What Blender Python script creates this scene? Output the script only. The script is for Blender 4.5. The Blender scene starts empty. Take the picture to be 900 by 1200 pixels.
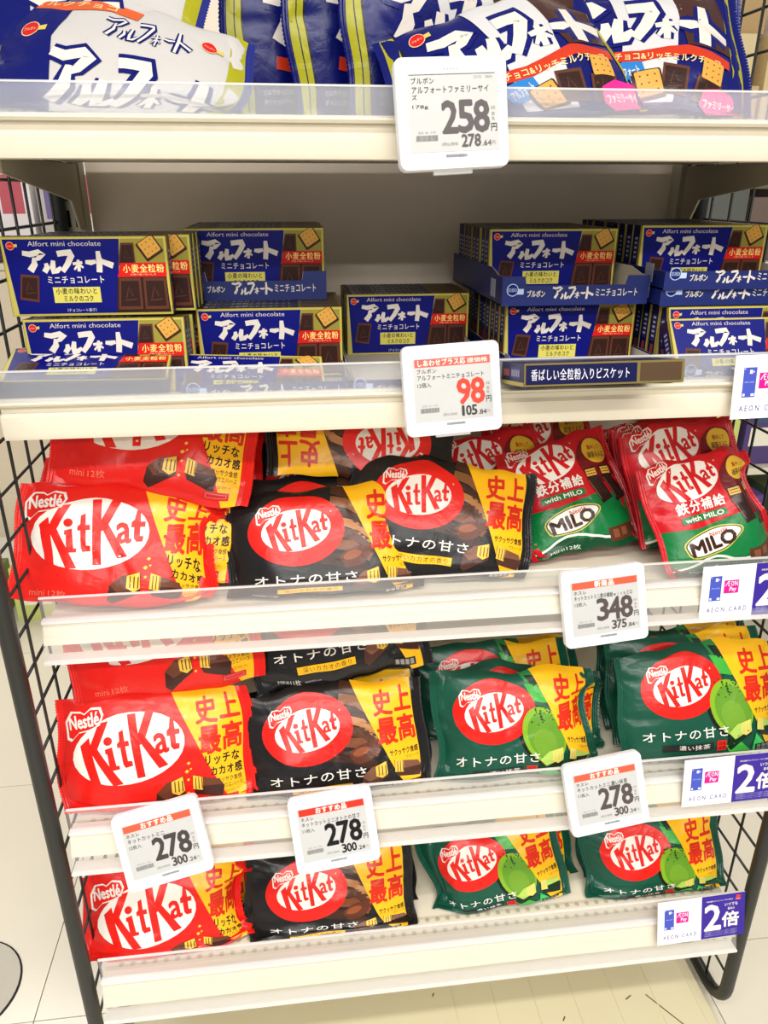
import bpy, bmesh, math, random
import numpy as np
from mathutils import Vector, Matrix
from mathutils.geometry import tessellate_polygon

C = bpy.context.scene.collection
scn = bpy.context.scene
random.seed(7)

# ------------------------------------------------------------------ camera, world, lamps, exposure
cam_d = bpy.data.cameras.new('camera'); cam = bpy.data.objects.new('camera', cam_d); C.objects.link(cam)
cam_d.sensor_fit = 'VERTICAL'; cam_d.sensor_height = 36.0; cam_d.lens = 890.0 / 1200.0 * 36.0
cam_d.clip_start = 0.02; cam_d.clip_end = 60
cam.location = (0.0, -0.75, 1.17)
cam.rotation_euler = (math.radians(90 - 23.0), 0, math.radians(-6.8))
scn.camera = cam

w = bpy.data.worlds.new('shop_air'); scn.world = w; w.use_nodes = True
w.node_tree.nodes['Background'].inputs[0].default_value = (1.0, 0.97, 0.93, 1)
w.node_tree.nodes['Background'].inputs[1].default_value = 0.28

def area(name, loc, sx, sy, power, rot=(0, 0, 0), col=(1, 0.97, 0.92)):
    d = bpy.data.lights.new(name, 'AREA'); d.shape = 'RECTANGLE'; d.size = sx; d.size_y = sy
    d.energy = power; d.color = col
    o = bpy.data.objects.new(name, d); C.objects.link(o); o.location = loc; o.rotation_euler = rot
    return o
# fluorescent strips hanging over the aisle, and one over the next aisle
area('ceiling_lamp_near', (0.1, -1.25, 2.75), 3.6, 0.16, 52)
area('ceiling_lamp_aisle', (0.1, -2.7, 2.75), 3.6, 0.16, 95)
area('ceiling_lamp_far_aisle', (0.1, -5.2, 2.75), 3.6, 0.3, 200)
area('ceiling_lamp_behind', (0.1, 1.9, 2.75), 3.6, 0.2, 60)

scn.view_settings.view_transform = 'Standard'; scn.view_settings.look = 'None'
scn.view_settings.gamma = 1.0; scn.view_settings.use_curve_mapping = False
scn.view_settings.exposure = 0.16

# ------------------------------------------------------------------ helpers
def lin(c):
    return tuple(((x / 255) / 12.92 if x / 255 <= 0.04045 else ((x / 255 + 0.055) / 1.055) ** 2.4) for x in c)
MATS = {}
def mat(name, col, rough=0.5, metal=0.0, kind='plain', coat=0.0, bump=0.0, scale=40.0):
    key = (name,)
    if key in MATS: return MATS[key]
    m = bpy.data.materials.new(name); m.use_nodes = True; nt = m.node_tree; b = nt.nodes['Principled BSDF']
    c = lin(col); b.inputs['Base Color'].default_value = (*c, 1)
    b.inputs['Roughness'].default_value = rough; b.inputs['Metallic'].default_value = metal
    b.inputs['Coat Weight'].default_value = coat
    if name.startswith('ink'): b.inputs['Specular IOR Level'].default_value = 0.2
    if kind == 'foil': b.inputs['Specular IOR Level'].default_value = 0.38
    tc = nt.nodes.new('ShaderNodeTexCoord'); nz = nt.nodes.new('ShaderNodeTexNoise')
    nt.links.new(tc.outputs['Object'], nz.inputs['Vector'])
    if kind == 'foil':      # printed plastic film with small creases
        nz.inputs['Scale'].default_value = 42; nz.inputs['Detail'].default_value = 3; nz.inputs['Distortion'].default_value = 0.8
        bp = nt.nodes.new('ShaderNodeBump'); bp.inputs['Strength'].default_value = 0.25; bp.inputs['Distance'].default_value = 0.004
        nt.links.new(nz.outputs['Fac'], bp.inputs['Height']); nt.links.new(bp.outputs['Normal'], b.inputs['Normal'])
    else:                   # faint tone variation, optional relief
        nz.inputs['Scale'].default_value = scale; nz.inputs['Detail'].default_value = 4
        mx = nt.nodes.new('ShaderNodeMix'); mx.data_type = 'RGBA'
        mx.inputs['A'].default_value = (*[x * 0.94 for x in c], 1); mx.inputs['B'].default_value = (*[min(1, x * 1.05) for x in c], 1)
        nt.links.new(nz.outputs['Fac'], mx.inputs['Factor']); nt.links.new(mx.outputs['Result'], b.inputs['Base Color'])
        if bump:
            bp = nt.nodes.new('ShaderNodeBump'); bp.inputs['Strength'].default_value = bump; bp.inputs['Distance'].default_value = 0.002
            nt.links.new(nz.outputs['Fac'], bp.inputs['Height']); nt.links.new(bp.outputs['Normal'], b.inputs['Normal'])
    MATS[key] = m
    return m
def clear(name, milk, tint=(245, 248, 255), rough=0.12):
    """thin clear plastic: part passes straight through, part is milky scatter, with a gloss"""
    if (name,) in MATS: return MATS[(name,)]
    m = bpy.data.materials.new(name); m.use_nodes = True; nt = m.node_tree; nt.nodes.remove(nt.nodes['Principled BSDF'])
    N_ = nt.nodes.new; L_ = nt.links.new; t = (*lin(tint), 1)
    tr = N_('ShaderNodeBsdfTransparent'); gl = N_('ShaderNodeBsdfGlossy'); gl.inputs['Roughness'].default_value = rough
    df = N_('ShaderNodeBsdfDiffuse'); df.inputs['Color'].default_value = t; tl = N_('ShaderNodeBsdfTranslucent'); tl.inputs['Color'].default_value = t
    ml = N_('ShaderNodeMixShader'); ml.inputs['Fac'].default_value = .5; L_(df.outputs[0], ml.inputs[1]); L_(tl.outputs[0], ml.inputs[2])
    fr = N_('ShaderNodeFresnel'); fr.inputs['IOR'].default_value = 1.45; m1 = N_('ShaderNodeMixShader'); ge = N_('ShaderNodeNewGeometry'); fb = N_('ShaderNodeMath'); fb.operation = 'SUBTRACT'; fb.use_clamp = True
    L_(fr.outputs[0], fb.inputs[0]); L_(ge.outputs['Backfacing'], fb.inputs[1]); L_(fb.outputs[0], m1.inputs['Fac']); L_(tr.outputs[0], m1.inputs[1]); L_(gl.outputs[0], m1.inputs[2])
    m2 = N_('ShaderNodeMixShader'); m2.inputs['Fac'].default_value = milk; L_(m1.outputs[0], m2.inputs[1]); L_(ml.outputs[0], m2.inputs[2])
    L_(m2.outputs[0], nt.nodes['Material Output'].inputs['Surface'])
    MATS[(name,)] = m
    return m

def link(name, me, parent=None, loc=None):
    o = bpy.data.objects.new(name, me); C.objects.link(o)
    if parent: o.parent = parent
    if loc: o.location = loc
    return o
def empty(name, loc=(0, 0, 0)):
    o = bpy.data.objects.new(name, None); C.objects.link(o); o.location = loc; o.empty_display_size = 0.03
    return o
def tag(o, label=None, cat=None, group=None, kind=None):
    if label: o['label'] = label
    if cat: o['category'] = cat
    if group: o['group'] = group
    if kind: o['kind'] = kind
    return o
def mesh_np(name, V, T, mats, mi=None, N=None, smooth=False):
    me = bpy.data.meshes.new(name)
    me.from_pydata(np.asarray(V, dtype=float).tolist(), [], [list(map(int, t)) for t in T])
    for m in mats: me.materials.append(m)
    if mi is not None: me.polygons.foreach_set('material_index', np.asarray(mi, dtype=np.int32))
    if smooth or N is not None: me.polygons.foreach_set('use_smooth', np.ones(len(me.polygons), dtype=bool))
    me.update()
    if N is not None: me.normals_split_custom_set_from_vertices(np.asarray(N, dtype=float).tolist())
    return me
def box_vf(x0, x1, y0, y1, z0, z1, V, Fc, o=0):
    n = len(V)
    V += [(x0,y0,z0),(x1,y0,z0),(x1,y1,z0),(x0,y1,z0),(x0,y0,z1),(x1,y0,z1),(x1,y1,z1),(x0,y1,z1)]
    Fc += [tuple(n + i for i in f) for f in ((0,3,2,1),(4,5,6,7),(0,1,5,4),(1,2,6,5),(2,3,7,6),(3,0,4,7))]
def box_mesh(name, x0, x1, y0, y1, z0, z1, m, bev=0.0, seg=2):
    V, Fc = [], []; box_vf(x0, x1, y0, y1, z0, z1, V, Fc)
    me = mesh_np(name, V, Fc, [m])
    if bev:
        bm = bmesh.new(); bm.from_mesh(me)
        bmesh.ops.bevel(bm, geom=bm.edges[:], offset=bev, segments=seg, profile=0.7, affect='EDGES'); bm.to_mesh(me); bm.free()
        me.polygons.foreach_set('use_smooth', np.ones(len(me.polygons), dtype=bool)); me.set_sharp_from_angle(angle=math.radians(40))
    return me
def boxo(name, dims, m, parent=None, bev=0.0):
    return link(name, box_mesh(name, *dims, m, bev), parent)
def extrude_x(name, prof, x0, x1, m, parent=None, smooth=False):
    """closed profile of (y, z) swept along x"""
    n = len(prof); V = [(x0, y, z) for y, z in prof] + [(x1, y, z) for y, z in prof]
    Fc = [(i, (i + 1) % n, n + (i + 1) % n, n + i) for i in range(n)] + [tuple(range(n))[::-1], tuple(range(n, 2 * n))]
    me = mesh_np(name, V, Fc, [m]); bm = bmesh.new(); bm.from_mesh(me); bmesh.ops.recalc_face_normals(bm, faces=bm.faces[:]); bm.to_mesh(me); bm.free()
    if smooth:
        me.polygons.foreach_set('use_smooth', np.ones(len(me.polygons), dtype=bool)); me.set_sharp_from_angle(angle=math.radians(35))
    return link(name, me, parent)
def tube(name, pts, r, m, parent=None, n=8):
    pts = [Vector(p) for p in pts]; V, Fc = [], []
    up = Vector((0, 0, 1))
    for i, p in enumerate(pts):
        t = ((pts[min(i + 1, len(pts) - 1)] - p).normalized() + (p - pts[max(i - 1, 0)]).normalized()).normalized()
        a = t.orthogonal() if i == 0 else a - t * a.dot(t); a = a.normalized(); b = t.cross(a)
        for k in range(n):
            an = 2 * math.pi * k / n; V.append(tuple(p + a * r * math.cos(an) + b * r * math.sin(an)))
    for i in range(len(pts) - 1):
        for k in range(n): Fc.append((i * n + k, i * n + (k + 1) % n, (i + 1) * n + (k + 1) % n, (i + 1) * n + k))
    Fc += [tuple(range(n))[::-1], tuple(range(len(V) - n, len(V)))]
    return link(name, mesh_np(name, V, Fc, [m], smooth=True), parent)

# ------------------------------------------------------------------ flat printed art: coloured shapes on the unit square, u right, v down
_TX = {}
def glyphs(s, shear=0.0):
    """outline fill of a line of lettering: raw em coordinates"""
    k = (s, shear)
    if k not in _TX:
        cu = bpy.data.curves.new('lettering', 'FONT'); cu.body = s; cu.size = 1; cu.resolution_u = 2; cu.shear = shear
        o = bpy.data.objects.new('lettering', cu); C.objects.link(o)
        dg = bpy.context.evaluated_depsgraph_get(); dg.update()
        e = o.evaluated_get(dg); me = e.to_mesh(); me.calc_loop_triangles()
        V = np.array([v.co[:2] for v in me.vertices]); T = np.array([t.vertices[:] for t in me.loop_triangles])
        e.to_mesh_clear(); bpy.data.objects.remove(o); bpy.data.curves.remove(cu)
        _TX[k] = (V, T)
    return _TX[k]
class Art:
    def __init__(self, asp): self.asp = asp; self.items = []     # asp = width / height
    def add(self, V, T, col, lev): self.items.append((np.asarray(V, float), np.asarray(T, int), col, lev + .0018 * len(self.items)))
    def poly(self, pts, col, lev=1):
        T = tessellate_polygon([[Vector((p[0], p[1], 0)) for p in pts]]); self.add(pts, [t for t in T], col, lev)
    def rect(self, u0, v0, u1, v1, col, lev=1): self.poly([(u0, v0), (u1, v0), (u1, v1), (u0, v1)], col, lev)
    def ell(self, u, v, rx, ry, col, lev=1, rot=0, n=30, wob=0):
        """rx, ry in widths"""
        r = math.radians(rot); P = []
        for k in range(n):
            a = 2 * math.pi * k / n; q = 1 + wob * math.sin(3 * a + 1) + wob * .6 * math.cos(5 * a)
            x, y = rx * q * math.cos(a), ry * q * math.sin(a)
            P.append((u + x * math.cos(r) - y * math.sin(r), v - (x * math.sin(r) + y * math.cos(r)) * self.asp))
        self.poly(P, col, lev)
    def text(self, s, u0, v0, u1, v1, col, lev=2, bold=0.0, rot=0, shear=0.0):
        V, T = glyphs(s, shear); lo, hi = V.min(0), V.max(0); V = (V - lo) / (hi - lo)
        self._put(V, T, u0, v0, u1, v1, col, lev, bold, (hi - lo)[1], rot)
    def _put(self, V, T, u0, v0, u1, v1, col, lev, bold, em, rot=0):
        A = self.asp
        x = u0 + V[:, 0] * (u1 - u0); y = v1 - V[:, 1] * (v1 - v0)
        if rot:
            r = math.radians(rot); cu_, cv = (u0 + u1) / 2, (v0 + v1) / 2; dx, dy = x - cu_, -(y - cv) / A
            x, y = cu_ + dx * math.cos(r) - dy * math.sin(r), cv - (dx * math.sin(r) + dy * math.cos(r)) * A
        if not bold: self.add(np.c_[x, y], T, col, lev); return
        b = bold * .8 * (v1 - v0) / A / max(em, .3)      # heavier weight: the sign struck several times, slightly shifted
        for k in range(6 if bold > .02 else 3):
            an = 2 * math.pi * k / (6 if bold > .02 else 3) + .5; self.add(np.c_[x + b * math.cos(an), y + b * A * math.sin(an)], T, col, lev + .04 * k)
    def spaced(self, s, u0, v0, u1, v1, col, lev=2, bold=0.0, rise=0.0, h0=None):
        """even pitch, each sign kept at its natural place in its em square"""
        n = len(s); cw = (u1 - u0) / n; e = (v1 - v0) / .92
        for i, ch in enumerate(s):
            if ch == ' ': continue
            V, T = glyphs(ch); V = V.copy(); wd = .5 if ord(ch) < 256 else 1.0
            if wd < 1: V[:, 0] += .5 - (V[:, 0].min() + V[:, 0].max()) / 2
            ga = u0 + cw * (i + .03); gb = u0 + cw * (i + .97)
            self._put(np.c_[V[:, 0], (V[:, 1] + .08) / .88], T, ga, v0, gb, v1, col, lev, bold, .88)
    def stroke(self, pts, wds, col, lev=1):
        P = [np.array((p[0], p[1] / self.asp)) for p in pts]; Lf, R = [], []
        for i, p in enumerate(P):
            t = P[min(i + 1, len(P) - 1)] - P[max(i - 1, 0)]; t = t / (np.linalg.norm(t) + 1e-9); nn = np.array((-t[1], t[0])); wd = (wds[i] if hasattr(wds, '__len__') else wds) / 2
            Lf.append(p + nn * wd); R.append(p - nn * wd)
        V = np.array(Lf + R); V[:, 1] *= self.asp; n = len(P)
        T = [t for i in range(n - 1) for t in ((i, i + 1, n + i + 1), (i, n + i + 1, n + i))]
        self.add(V, T, col, lev)
    def bake(self, grid=None):
        """join; clip to the square; with a grid, cut along its lines so the art can follow a creased sheet"""
        cols = []; bm = bmesh.new()
        for V, T, col, lev in self.items:
            if col not in cols: cols.append(col)
            ci = cols.index(col); vs = [bm.verts.new((x, y, lev)) for x, y in V]
            for t in T:
                try: f = bm.faces.new([vs[i] for i in t]); f.material_index = ci
                except ValueError: pass
        def cut(co, no, outer=False):
            bmesh.ops.bisect_plane(bm, geom=bm.verts[:] + bm.edges[:] + bm.faces[:], dist=1e-6, plane_co=co, plane_no=no, clear_outer=outer)
        cut((0, 0, 0), (-1, 0, 0), True); cut((1, 0, 0), (1, 0, 0), True); cut((0, 0, 0), (0, -1, 0), True); cut((0, 1, 0), (0, 1, 0), True)
        if grid:
            nu, nv = grid
            for i in range(1, nu): cut((i / nu, 0, 0), (1, 0, 0))
            for j in range(1, nv): cut((0, j / nv, 0), (0, 1, 0))
        bmesh.ops.triangulate(bm, faces=bm.faces[:])
        V = np.array([v.co[:] for v in bm.verts]); bm.verts.index_update()
        T = np.array([[v.index for v in f.verts] for f in bm.faces]); mi = np.array([f.material_index for f in bm.faces]); bm.free()
        # every triangle faces up when seen with v pointing down
        a, b, c = V[T[:, 0]], V[T[:, 1]], V[T[:, 2]]
        cr = (b[:, 0] - a[:, 0]) * (c[:, 1] - a[:, 1]) - (b[:, 1] - a[:, 1]) * (c[:, 0] - a[:, 0])
        T[cr > 0] = T[cr > 0][:, ::-1]
        self.V, self.T, self.mi, self.cols = V, T, mi, cols
        return self
STEP = 0.00013
def flat_art(art, w_, h_, mats_of, z0=0.0):
    """baked art as arrays in metres: x right, y up, z out, centred"""
    V = art.V; P = np.c_[(V[:, 0] - .5) * w_, (.5 - V[:, 1]) * h_, z0 + V[:, 2] * STEP]
    return P, art.T, [mats_of(c) for c in art.cols], art.mi
INK = {}
def ink(c, foil=False, rough=0.45):
    return mat(('film' if foil else 'ink') + '_%02x%02x%02x' % c, c, 0.27 if foil else rough, kind='foil' if foil else 'plain', coat=0.0)

# ------------------------------------------------------------------ the printed designs
RED = (228, 30, 22); WHITE = (240, 234, 224); YEL = (247, 186, 24); BLK = (24, 22, 22); CHOC = (62, 30, 22); CHOC2 = (104, 56, 36)
WAF = (240, 196, 70); GRN = (16, 74, 56); LRED = (222, 30, 26)
def kk_logo(A, u, v, r, red, lev, rot=7):
    """letters inside the white oval; r = its half width in widths"""
    c, s = math.cos(math.radians(rot)), math.sin(math.radians(rot))
    def P(pts): return [(u + r * (x * c - y * s), v - r * (x * s + y * c) * A.asp) for x, y in pts]
    A.ell(u, v, r, r * .615, WHITE, lev, rot)
    k = lev + 1
    for pts in ([(-.84, .22), (-.66, .34), (-.58, -.50), (-.74, -.46)],
                [(-.66, .0), (-.56, .06), (-.28, .54), (-.46, .54), (-.70, .12)],
                [(-.66, .10), (-.54, .14), (-.20, -.58), (-.38, -.58)],
                [(-.40, .08), (-.27, .10), (-.25, -.24), (-.20, -.24), (-.20, -.31), (-.42, -.31), (-.42, -.24), (-.37, -.24), (-.37, .0), (-.40, .0)],
                [(-.12, .32), (-.04, .35), (-.04, .15), (.03, .15), (.03, .06), (-.04, .06), (-.04, -.20), (.03, -.21), (.03, -.30), (-.10, -.31), (-.13, -.24), (-.13, .06), (-.18, .06), (-.18, .13), (-.13, .17)],
                [(.07, .58), (.22, .58), (.20, -.54), (.06, -.54)],
                [(.19, .02), (.29, .06), (.56, .56), (.39, .56), (.19, .18)],
                [(.20, .13), (.31, .18), (.63, -.42), (.46, -.45)]):
        A.poly(P(pts), red, k)
    A.ell(*P([(-.33, .21)])[0], r * .08, r * .075, red, k, n=10)
    def tx(s_, x0, y0, x1, y1, b):
        (a0, b0), = P([((x0 + x1) / 2, (y0 + y1) / 2)]); hw = r * (x1 - x0) / 2; hh = r * (y1 - y0) / 2 * A.asp
        A.text(s_, a0 - hw, b0 - hh, a0 + hw, b0 + hh, red, k, b, rot)
    tx('a', .47, -.19, .69, .15, .025)
    A.poly(P([(.71, .16), (.76, .20), (.80, .36), (.86, .36), (.86, .16), (.94, .16), (.93, .07), (.85, .07), (.84, -.08), (.90, -.09), (.88, -.18), (.78, -.18), (.74, -.12), (.75, .07), (.70, .07)]), red, k)
    A.text('®', u + r * 1.0, v - r * .5 * A.asp, u + r * 1.05, v - r * .44 * A.asp, WHITE, k)
    # small maker's mark, a winged outline over the upper left of the oval
    x, y = u - r * .78, v - r * .50 * A.asp
    def Q(q): return [(x + r * a * .36, y - r * b * .36 * A.asp) for a, b in q]
    wing = [(-.95, -.75), (-1.05, .1), (-.7, .62), (-.2, .6), (0, .48), (.35, .72), (.85, .66), (1.0, .3), (.8, -.15), (.3, -.35), (-.3, -.45), (-.7, -.85)]
    A.poly(Q(wing), WHITE, lev + 2); A.poly(Q([(a * .88, b * .86) for a, b in wing]), red, lev + 3)
    A.text('Nestlé', x - r * .29, y - r * .16 * A.asp, x + r * .27, y + r * .07 * A.asp, WHITE, lev + 4, .03, 6)
def wafers(A, u, v, s, lev, c1=CHOC, c2=CHOC2, waf=WAF, bits=True):
    def P(pts): return [(u + s * x, v - s * y * A.asp) for x, y in pts]
    A.poly(P([(-1, -.42), (-.95, .02), (-.2, .42), (-.12, .1), (-.12, -.1), (-.85, -.55)]), c1, lev)
    A.poly(P([(-.95, .02), (-.62, .30), (-.12, .42), (-.12, .05), (-.72, -.2)]), c2, lev + 1)
    A.poly(P([(.12, .40), (.9, .22), (1.02, -.02), (.95, -.4), (.2, -.18), (.12, .02)]), c1, lev)
    A.poly(P([(.12, .40), (.9, .22), (.98, .04), (.2, .08)]), c2, lev + 1)
    A.poly(P([(-.5, -.02), (-.5, .30), (-.16, .42), (-.12, .0), (-.3, -.12)]), waf, lev + 2)
    A.poly(P([(.12, .0), (.14, .42), (.42, .34), (.4, -.06)]), waf, lev + 2)
    for k in range(3):
        x = -.42 + k * .11; A.poly(P([(x, .0), (x, .3), (x + .035, .31), (x + .035, -.02)]), c2, lev + 3)
        x = .19 + k * .09; A.poly(P([(x, .0), (x + .01, .36), (x + .035, .35), (x + .03, -.02)]), c2, lev + 3)
    if bits:
        for (a, b, q) in ((-.02, .55, .07), (.0, .3, .05), (.05, .8, .06), (-.03, -.1, .05), (.1, .62, .04)):
            A.poly(P([(a - q, b), (a, b + q), (a + q, b + .02), (a, b - q * .7)]), waf, lev + 2)
def banner(A, lev, third=True, top=.60):
    A.poly([(top, 0), (.972, 0), (.972, 1), (.90, 1), (.86, .86), (.80, .66)], YEL, lev)
    R2 = (214, 44, 22)
    A.text('史', .735, .07, .845, .28, R2, lev + 1, .035); A.text('上', .862, .06, .96, .26, R2, lev + 1, .035)
    A.text('最', .745, .31, .855, .52, R2, lev + 1, .04); A.text('高', .868, .30, .965, .51, R2, lev + 1, .035)
def art_red():
    A = Art(1.47)
    banner(A, 1)
    kk_logo(A, .365, .42, .305, RED, 2)
    A.spaced('リッチな', .76, .535, .955, .615, BLK, 2, .03); A.spaced('カカオ感', .79, .635, .965, .71, BLK, 2, .03)
    A.text('サクッサク食感', .80, .73, .955, .775, BLK, 2, .01); A.text('ウエハース', .86, .785, .955, .825, BLK, 2)
    A.text('実物大', .86, .85, .94, .88, (205, 120, 30), 2)
    wafers(A, .67, .80, .185, 3)
    A.text('mini', .09, .88, .17, .93, (240, 120, 96), 2); A.text('12枚', .19, .875, .28, .935, (240, 120, 96), 2)
    A.rect(.80, .90, .93, .955, (205, 36, 40), 3); A.rect(.81, .912, .92, .942, (236, 96, 90), 4); A.rect(.815, .917, .915, .937, (205, 36, 40), 5)
    return A
def oval_logo(A, u=.352, v=.33):
    A.ell(u, v, .257, .193, RED, 2, 3, n=40)
    kk_logo(A, u - .002, v, .185, RED, 3)
def art_black():
    A = Art(1.45)
    # poured chocolate behind the oval
    for (pts, wd, col) in (([(.55, .03), (.63, .06), (.72, .14)], .05, (70, 40, 26)), ([(.54, .12), (.64, .15), (.74, .26)], .05, (126, 80, 48)),
                           ([(.57, .20), (.65, .25), (.76, .38)], .035, (60, 34, 22)), ([(.58, .28), (.66, .32), (.75, .45)], .04, (176, 120, 72)),
                           ([(.56, .37), (.66, .40), (.78, .52)], .05, (84, 48, 30)), ([(.55, .46), (.64, .48), (.74, .58)], .05, (120, 66, 38)),
                           ([(.46, .56), (.58, .58), (.72, .68)], .06, (58, 32, 22))):
        A.stroke(pts, [wd, wd * 1.2, wd * .9], col, 1)
    A.ell(.66, .56, .09, .05, (92, 46, 26), 2, 20, wob=.08); A.ell(.64, .55, .05, .022, (142, 74, 38), 3, 15)
    banner(A, 4, top=.615)
    oval_logo(A)
    A.text('サクッサク食感', .80, .575, .965, .625, BLK, 5, .025); A.text('ウエハース', .89, .64, .965, .665, BLK, 5)
    wafers(A, .80, .76, .175, 6, (74, 42, 32), (124, 80, 60), WAF, False)
    A.spaced('オトナの甘さ.', .10, .675, .77, .755, WHITE, 5, .012)
    A.rect(.23, .80, .575, .865, YEL, 5); A.spaced('深いカカオの香り', .26, .812, .56, .853, (70, 50, 20), 6)
    A.text('MINI', .10, .915, .165, .945, (200, 196, 190), 5); A.text('11枚', .175, .905, .235, .95, (220, 216, 210), 5); A.text('個装紙込み', .26, .925, .36, .94, (180, 176, 170), 5)
    A.rect(.80, .90, .93, .965, (30, 28, 28), 7)
    for k in range(4): A.rect(.81 + k * .029, .91, .832 + k * .029, .955, (150, 146, 140), 8)
    return A
def art_green():
    A = Art(1.42); LG = (64, 168, 62); MG = (128, 176, 38)
    A.poly([(.53, .0), (.64, .0), (.74, .26), (.60, .20)], (40, 130, 70), 1); A.poly([(.55, .10), (.66, .14), (.73, .30), (.60, .26)], LG, 2)
    A.poly([(.56, .03), (.62, .05), (.68, .16), (.60, .14)], (24, 44, 30), 2)
    A.ell(.640, .56, .135, .185, (22, 24, 20), 2, 22); A.ell(.655, .555, .128, .178, MG, 3, 22); A.ell(.665, .565, .108, .150, (98, 150, 40), 4, 22); A.ell(.66, .62, .07, .09, (112, 158, 44), 5, 22)
    random.seed(3)
    for k in range(34):
        A.ell(.625 + random.gauss(.02, .045), .38 + random.gauss(0, .05), .0035 + random.random() * .005, .003 + random.random() * .004, (30, 60, 20), 5, n=6)
    banner(A, 6, top=.60)
    oval_logo(A)
    A.text('サクッサク食感', .80, .575, .965, .625, BLK, 7, .025); A.text('ウエハース', .89, .64, .965, .665, BLK, 7)
    wafers(A, .79, .77, .175, 8, (16, 44, 26), (176, 208, 96), (236, 208, 110), False)
    A.poly([(.60, .86), (.70, .84), (.79, .98), (.64, .94)], LG, 7); A.poly([(.78, .95), (.80, .80), (.86, .90), (.84, .98)], (60, 190, 90), 7)
    A.spaced('オトナの甘さ.', .08, .70, .73, .785, WHITE, 7, .012)
    A.rect(.20, .825, .52, .885, (40, 40, 38), 7); A.spaced('濃い抹茶', .30, .835, .50, .875, WHITE, 8)
    A.rect(.54, .815, .605, .90, (222, 40, 32), 7); A.text('西尾', .548, .825, .598, .855, (90, 10, 10), 8); A.text('抹茶', .548, .86, .598, .89, (90, 10, 10), 8)
    A.rect(.80, .90, .94, .975, (30, 32, 30), 9)
    for k in range(4):
        for j in range(2): A.rect(.81 + k * .031, .907 + j * .032, .834 + k * .031, .932 + j * .032, (120, 124, 116), 10)
    return A
def art_milo():
    A = Art(.92); G = (10, 118, 58); DG = (8, 70, 40)
    A.poly([(0, .56), (.3, .60), (.7, .56), (1, .60), (1, 1), (0, 1)], G, 1)
    A.poly([(0, .93), (.3, .86), (.6, .92), (1, .86), (1, 1), (0, 1)], DG, 2)
    A.stroke([(0, .93), (.1, .90), (.2, .868), (.3, .85), (.4, .85), (.48, .87), (.55, .90), (.65, .925), (.75, .925), (.87, .90), (1, .86)], .022, WHITE, 3)
    A.ell(.86, .28, .22, .22, (110, 14, 22), 1)
    kk_logo(A, .36, .205, .285, (206, 18, 30), 2, 9)
    A.ell(.86, .20, .135, .12, (226, 178, 50), 3, 5); A.text('集中して', .79, .15, .93, .19, (150, 30, 20), 4, .02); A.text('頑張る人に', .76, .21, .96, .26, (60, 30, 20), 4, .02)
    for k, x in enumerate((.66, .82)):
        A.poly([(x, .34), (x + .12, .33), (x + .13, .42), (x + .19, .62), (x + .07, .66), (x + .01, .46)], (44, 24, 20), 4)
        A.rect(x + .012, .35, x + .115, .41, (222, 170, 70), 5); A.rect(x + .02, .365, x + .108, .372, (90, 50, 30), 6); A.rect(x + .02, .388, x + .108, .395, (90, 50, 30), 6)
        A.stroke([(x + .012, .44), (x + .07, .62)], .008, (130, 90, 70), 5)
    A.spaced('鉄分補給', .16, .375, .62, .465, WHITE, 5, .03)
    A.rect(.18, .49, .60, .545, G, 5); A.text('with MILO', .21, .50, .57, .537, WHITE, 6, .03)
    # malt drink emblem: ring within ring, heavy brown letters
    A.ell(.40, .72, .275, .115, (206, 190, 70), 4, 8, wob=.05); A.ell(.40, .72, .262, .104, DG, 5, 8, wob=.05); A.ell(.40, .72, .25, .095, WHITE, 6, 8, wob=.05)
    A.text('MILO', .19, .68, .61, .785, (56, 28, 14), 7, .06, 6); A.text('Nestlé', .38, .645, .55, .68, (206, 30, 30), 7, .02, 6)
    A.poly([(.70, .86), (.98, .84), (1.0, .95), (.70, .96)], (92, 48, 32), 4); A.rect(.74, .875, .80, .935, (130, 80, 52), 5); A.rect(.83, .87, .89, .93, (130, 80, 52), 5)
    A.text('MINI', .12, .94, .25, .965, (210, 220, 200), 4); A.text('12枚', .27, .93, .40, .968, (225, 230, 215), 4, .01)
    return A
BLUE = (4, 14, 100); CREAM = (222, 214, 204); COOK = (212, 158, 70); OLIVE = (164, 160, 24)
def cookie(A, u, v, s, rot, lev, rim=True):
    r = math.radians(rot)
    def P(pts): return [(u + s * (x * math.cos(r) - y * math.sin(r)), v - s * (x * math.sin(r) + y * math.cos(r)) * A.asp) for x, y in pts]
    sq = [(-1, -.9), (-.9, -1), (.9, -1), (1, -.9), (1, .9), (.9, 1), (-.9, 1), (-1, .9)]
    if rim: A.poly(P([(a * 1.22 - .06, b * 1.2 - .12) for a, b in sq]), CHOC, lev)
    A.poly(P(sq), COOK, lev + 1)
    for a in (-.6, 0, .6):
        for b in (-.6, 0, .6):
            A.ell(*P([(a, b)])[0], s * .08, s * .08, (110, 66, 22), lev + 2, n=6)
def choc(A, pts, lev):
    """chocolate square with a raised rim; pts clockwise from top left"""
    A.poly(pts, (92, 50, 34), lev); c = np.mean(pts, axis=0); q = [tuple(c + (np.array(p) - c) * .8) for p in pts]
    A.poly(q, (48, 24, 20), lev + 1)
    x, y = c; dx = (pts[1][0] - pts[0][0]) * .2
    A.stroke([(x - dx, y + dx * A.asp), (x - dx * .2, y - dx * 1.6 * A.asp), (x + dx * .6, y + dx * .6 * A.asp)], dx * .25, (86, 50, 36), lev + 2)
    A.stroke([(x - dx * 1.4, y + dx * 1.5 * A.asp), (x + dx * 1.4, y + dx * 1.3 * A.asp)], dx * .25, (86, 50, 36), lev + 2)
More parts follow.
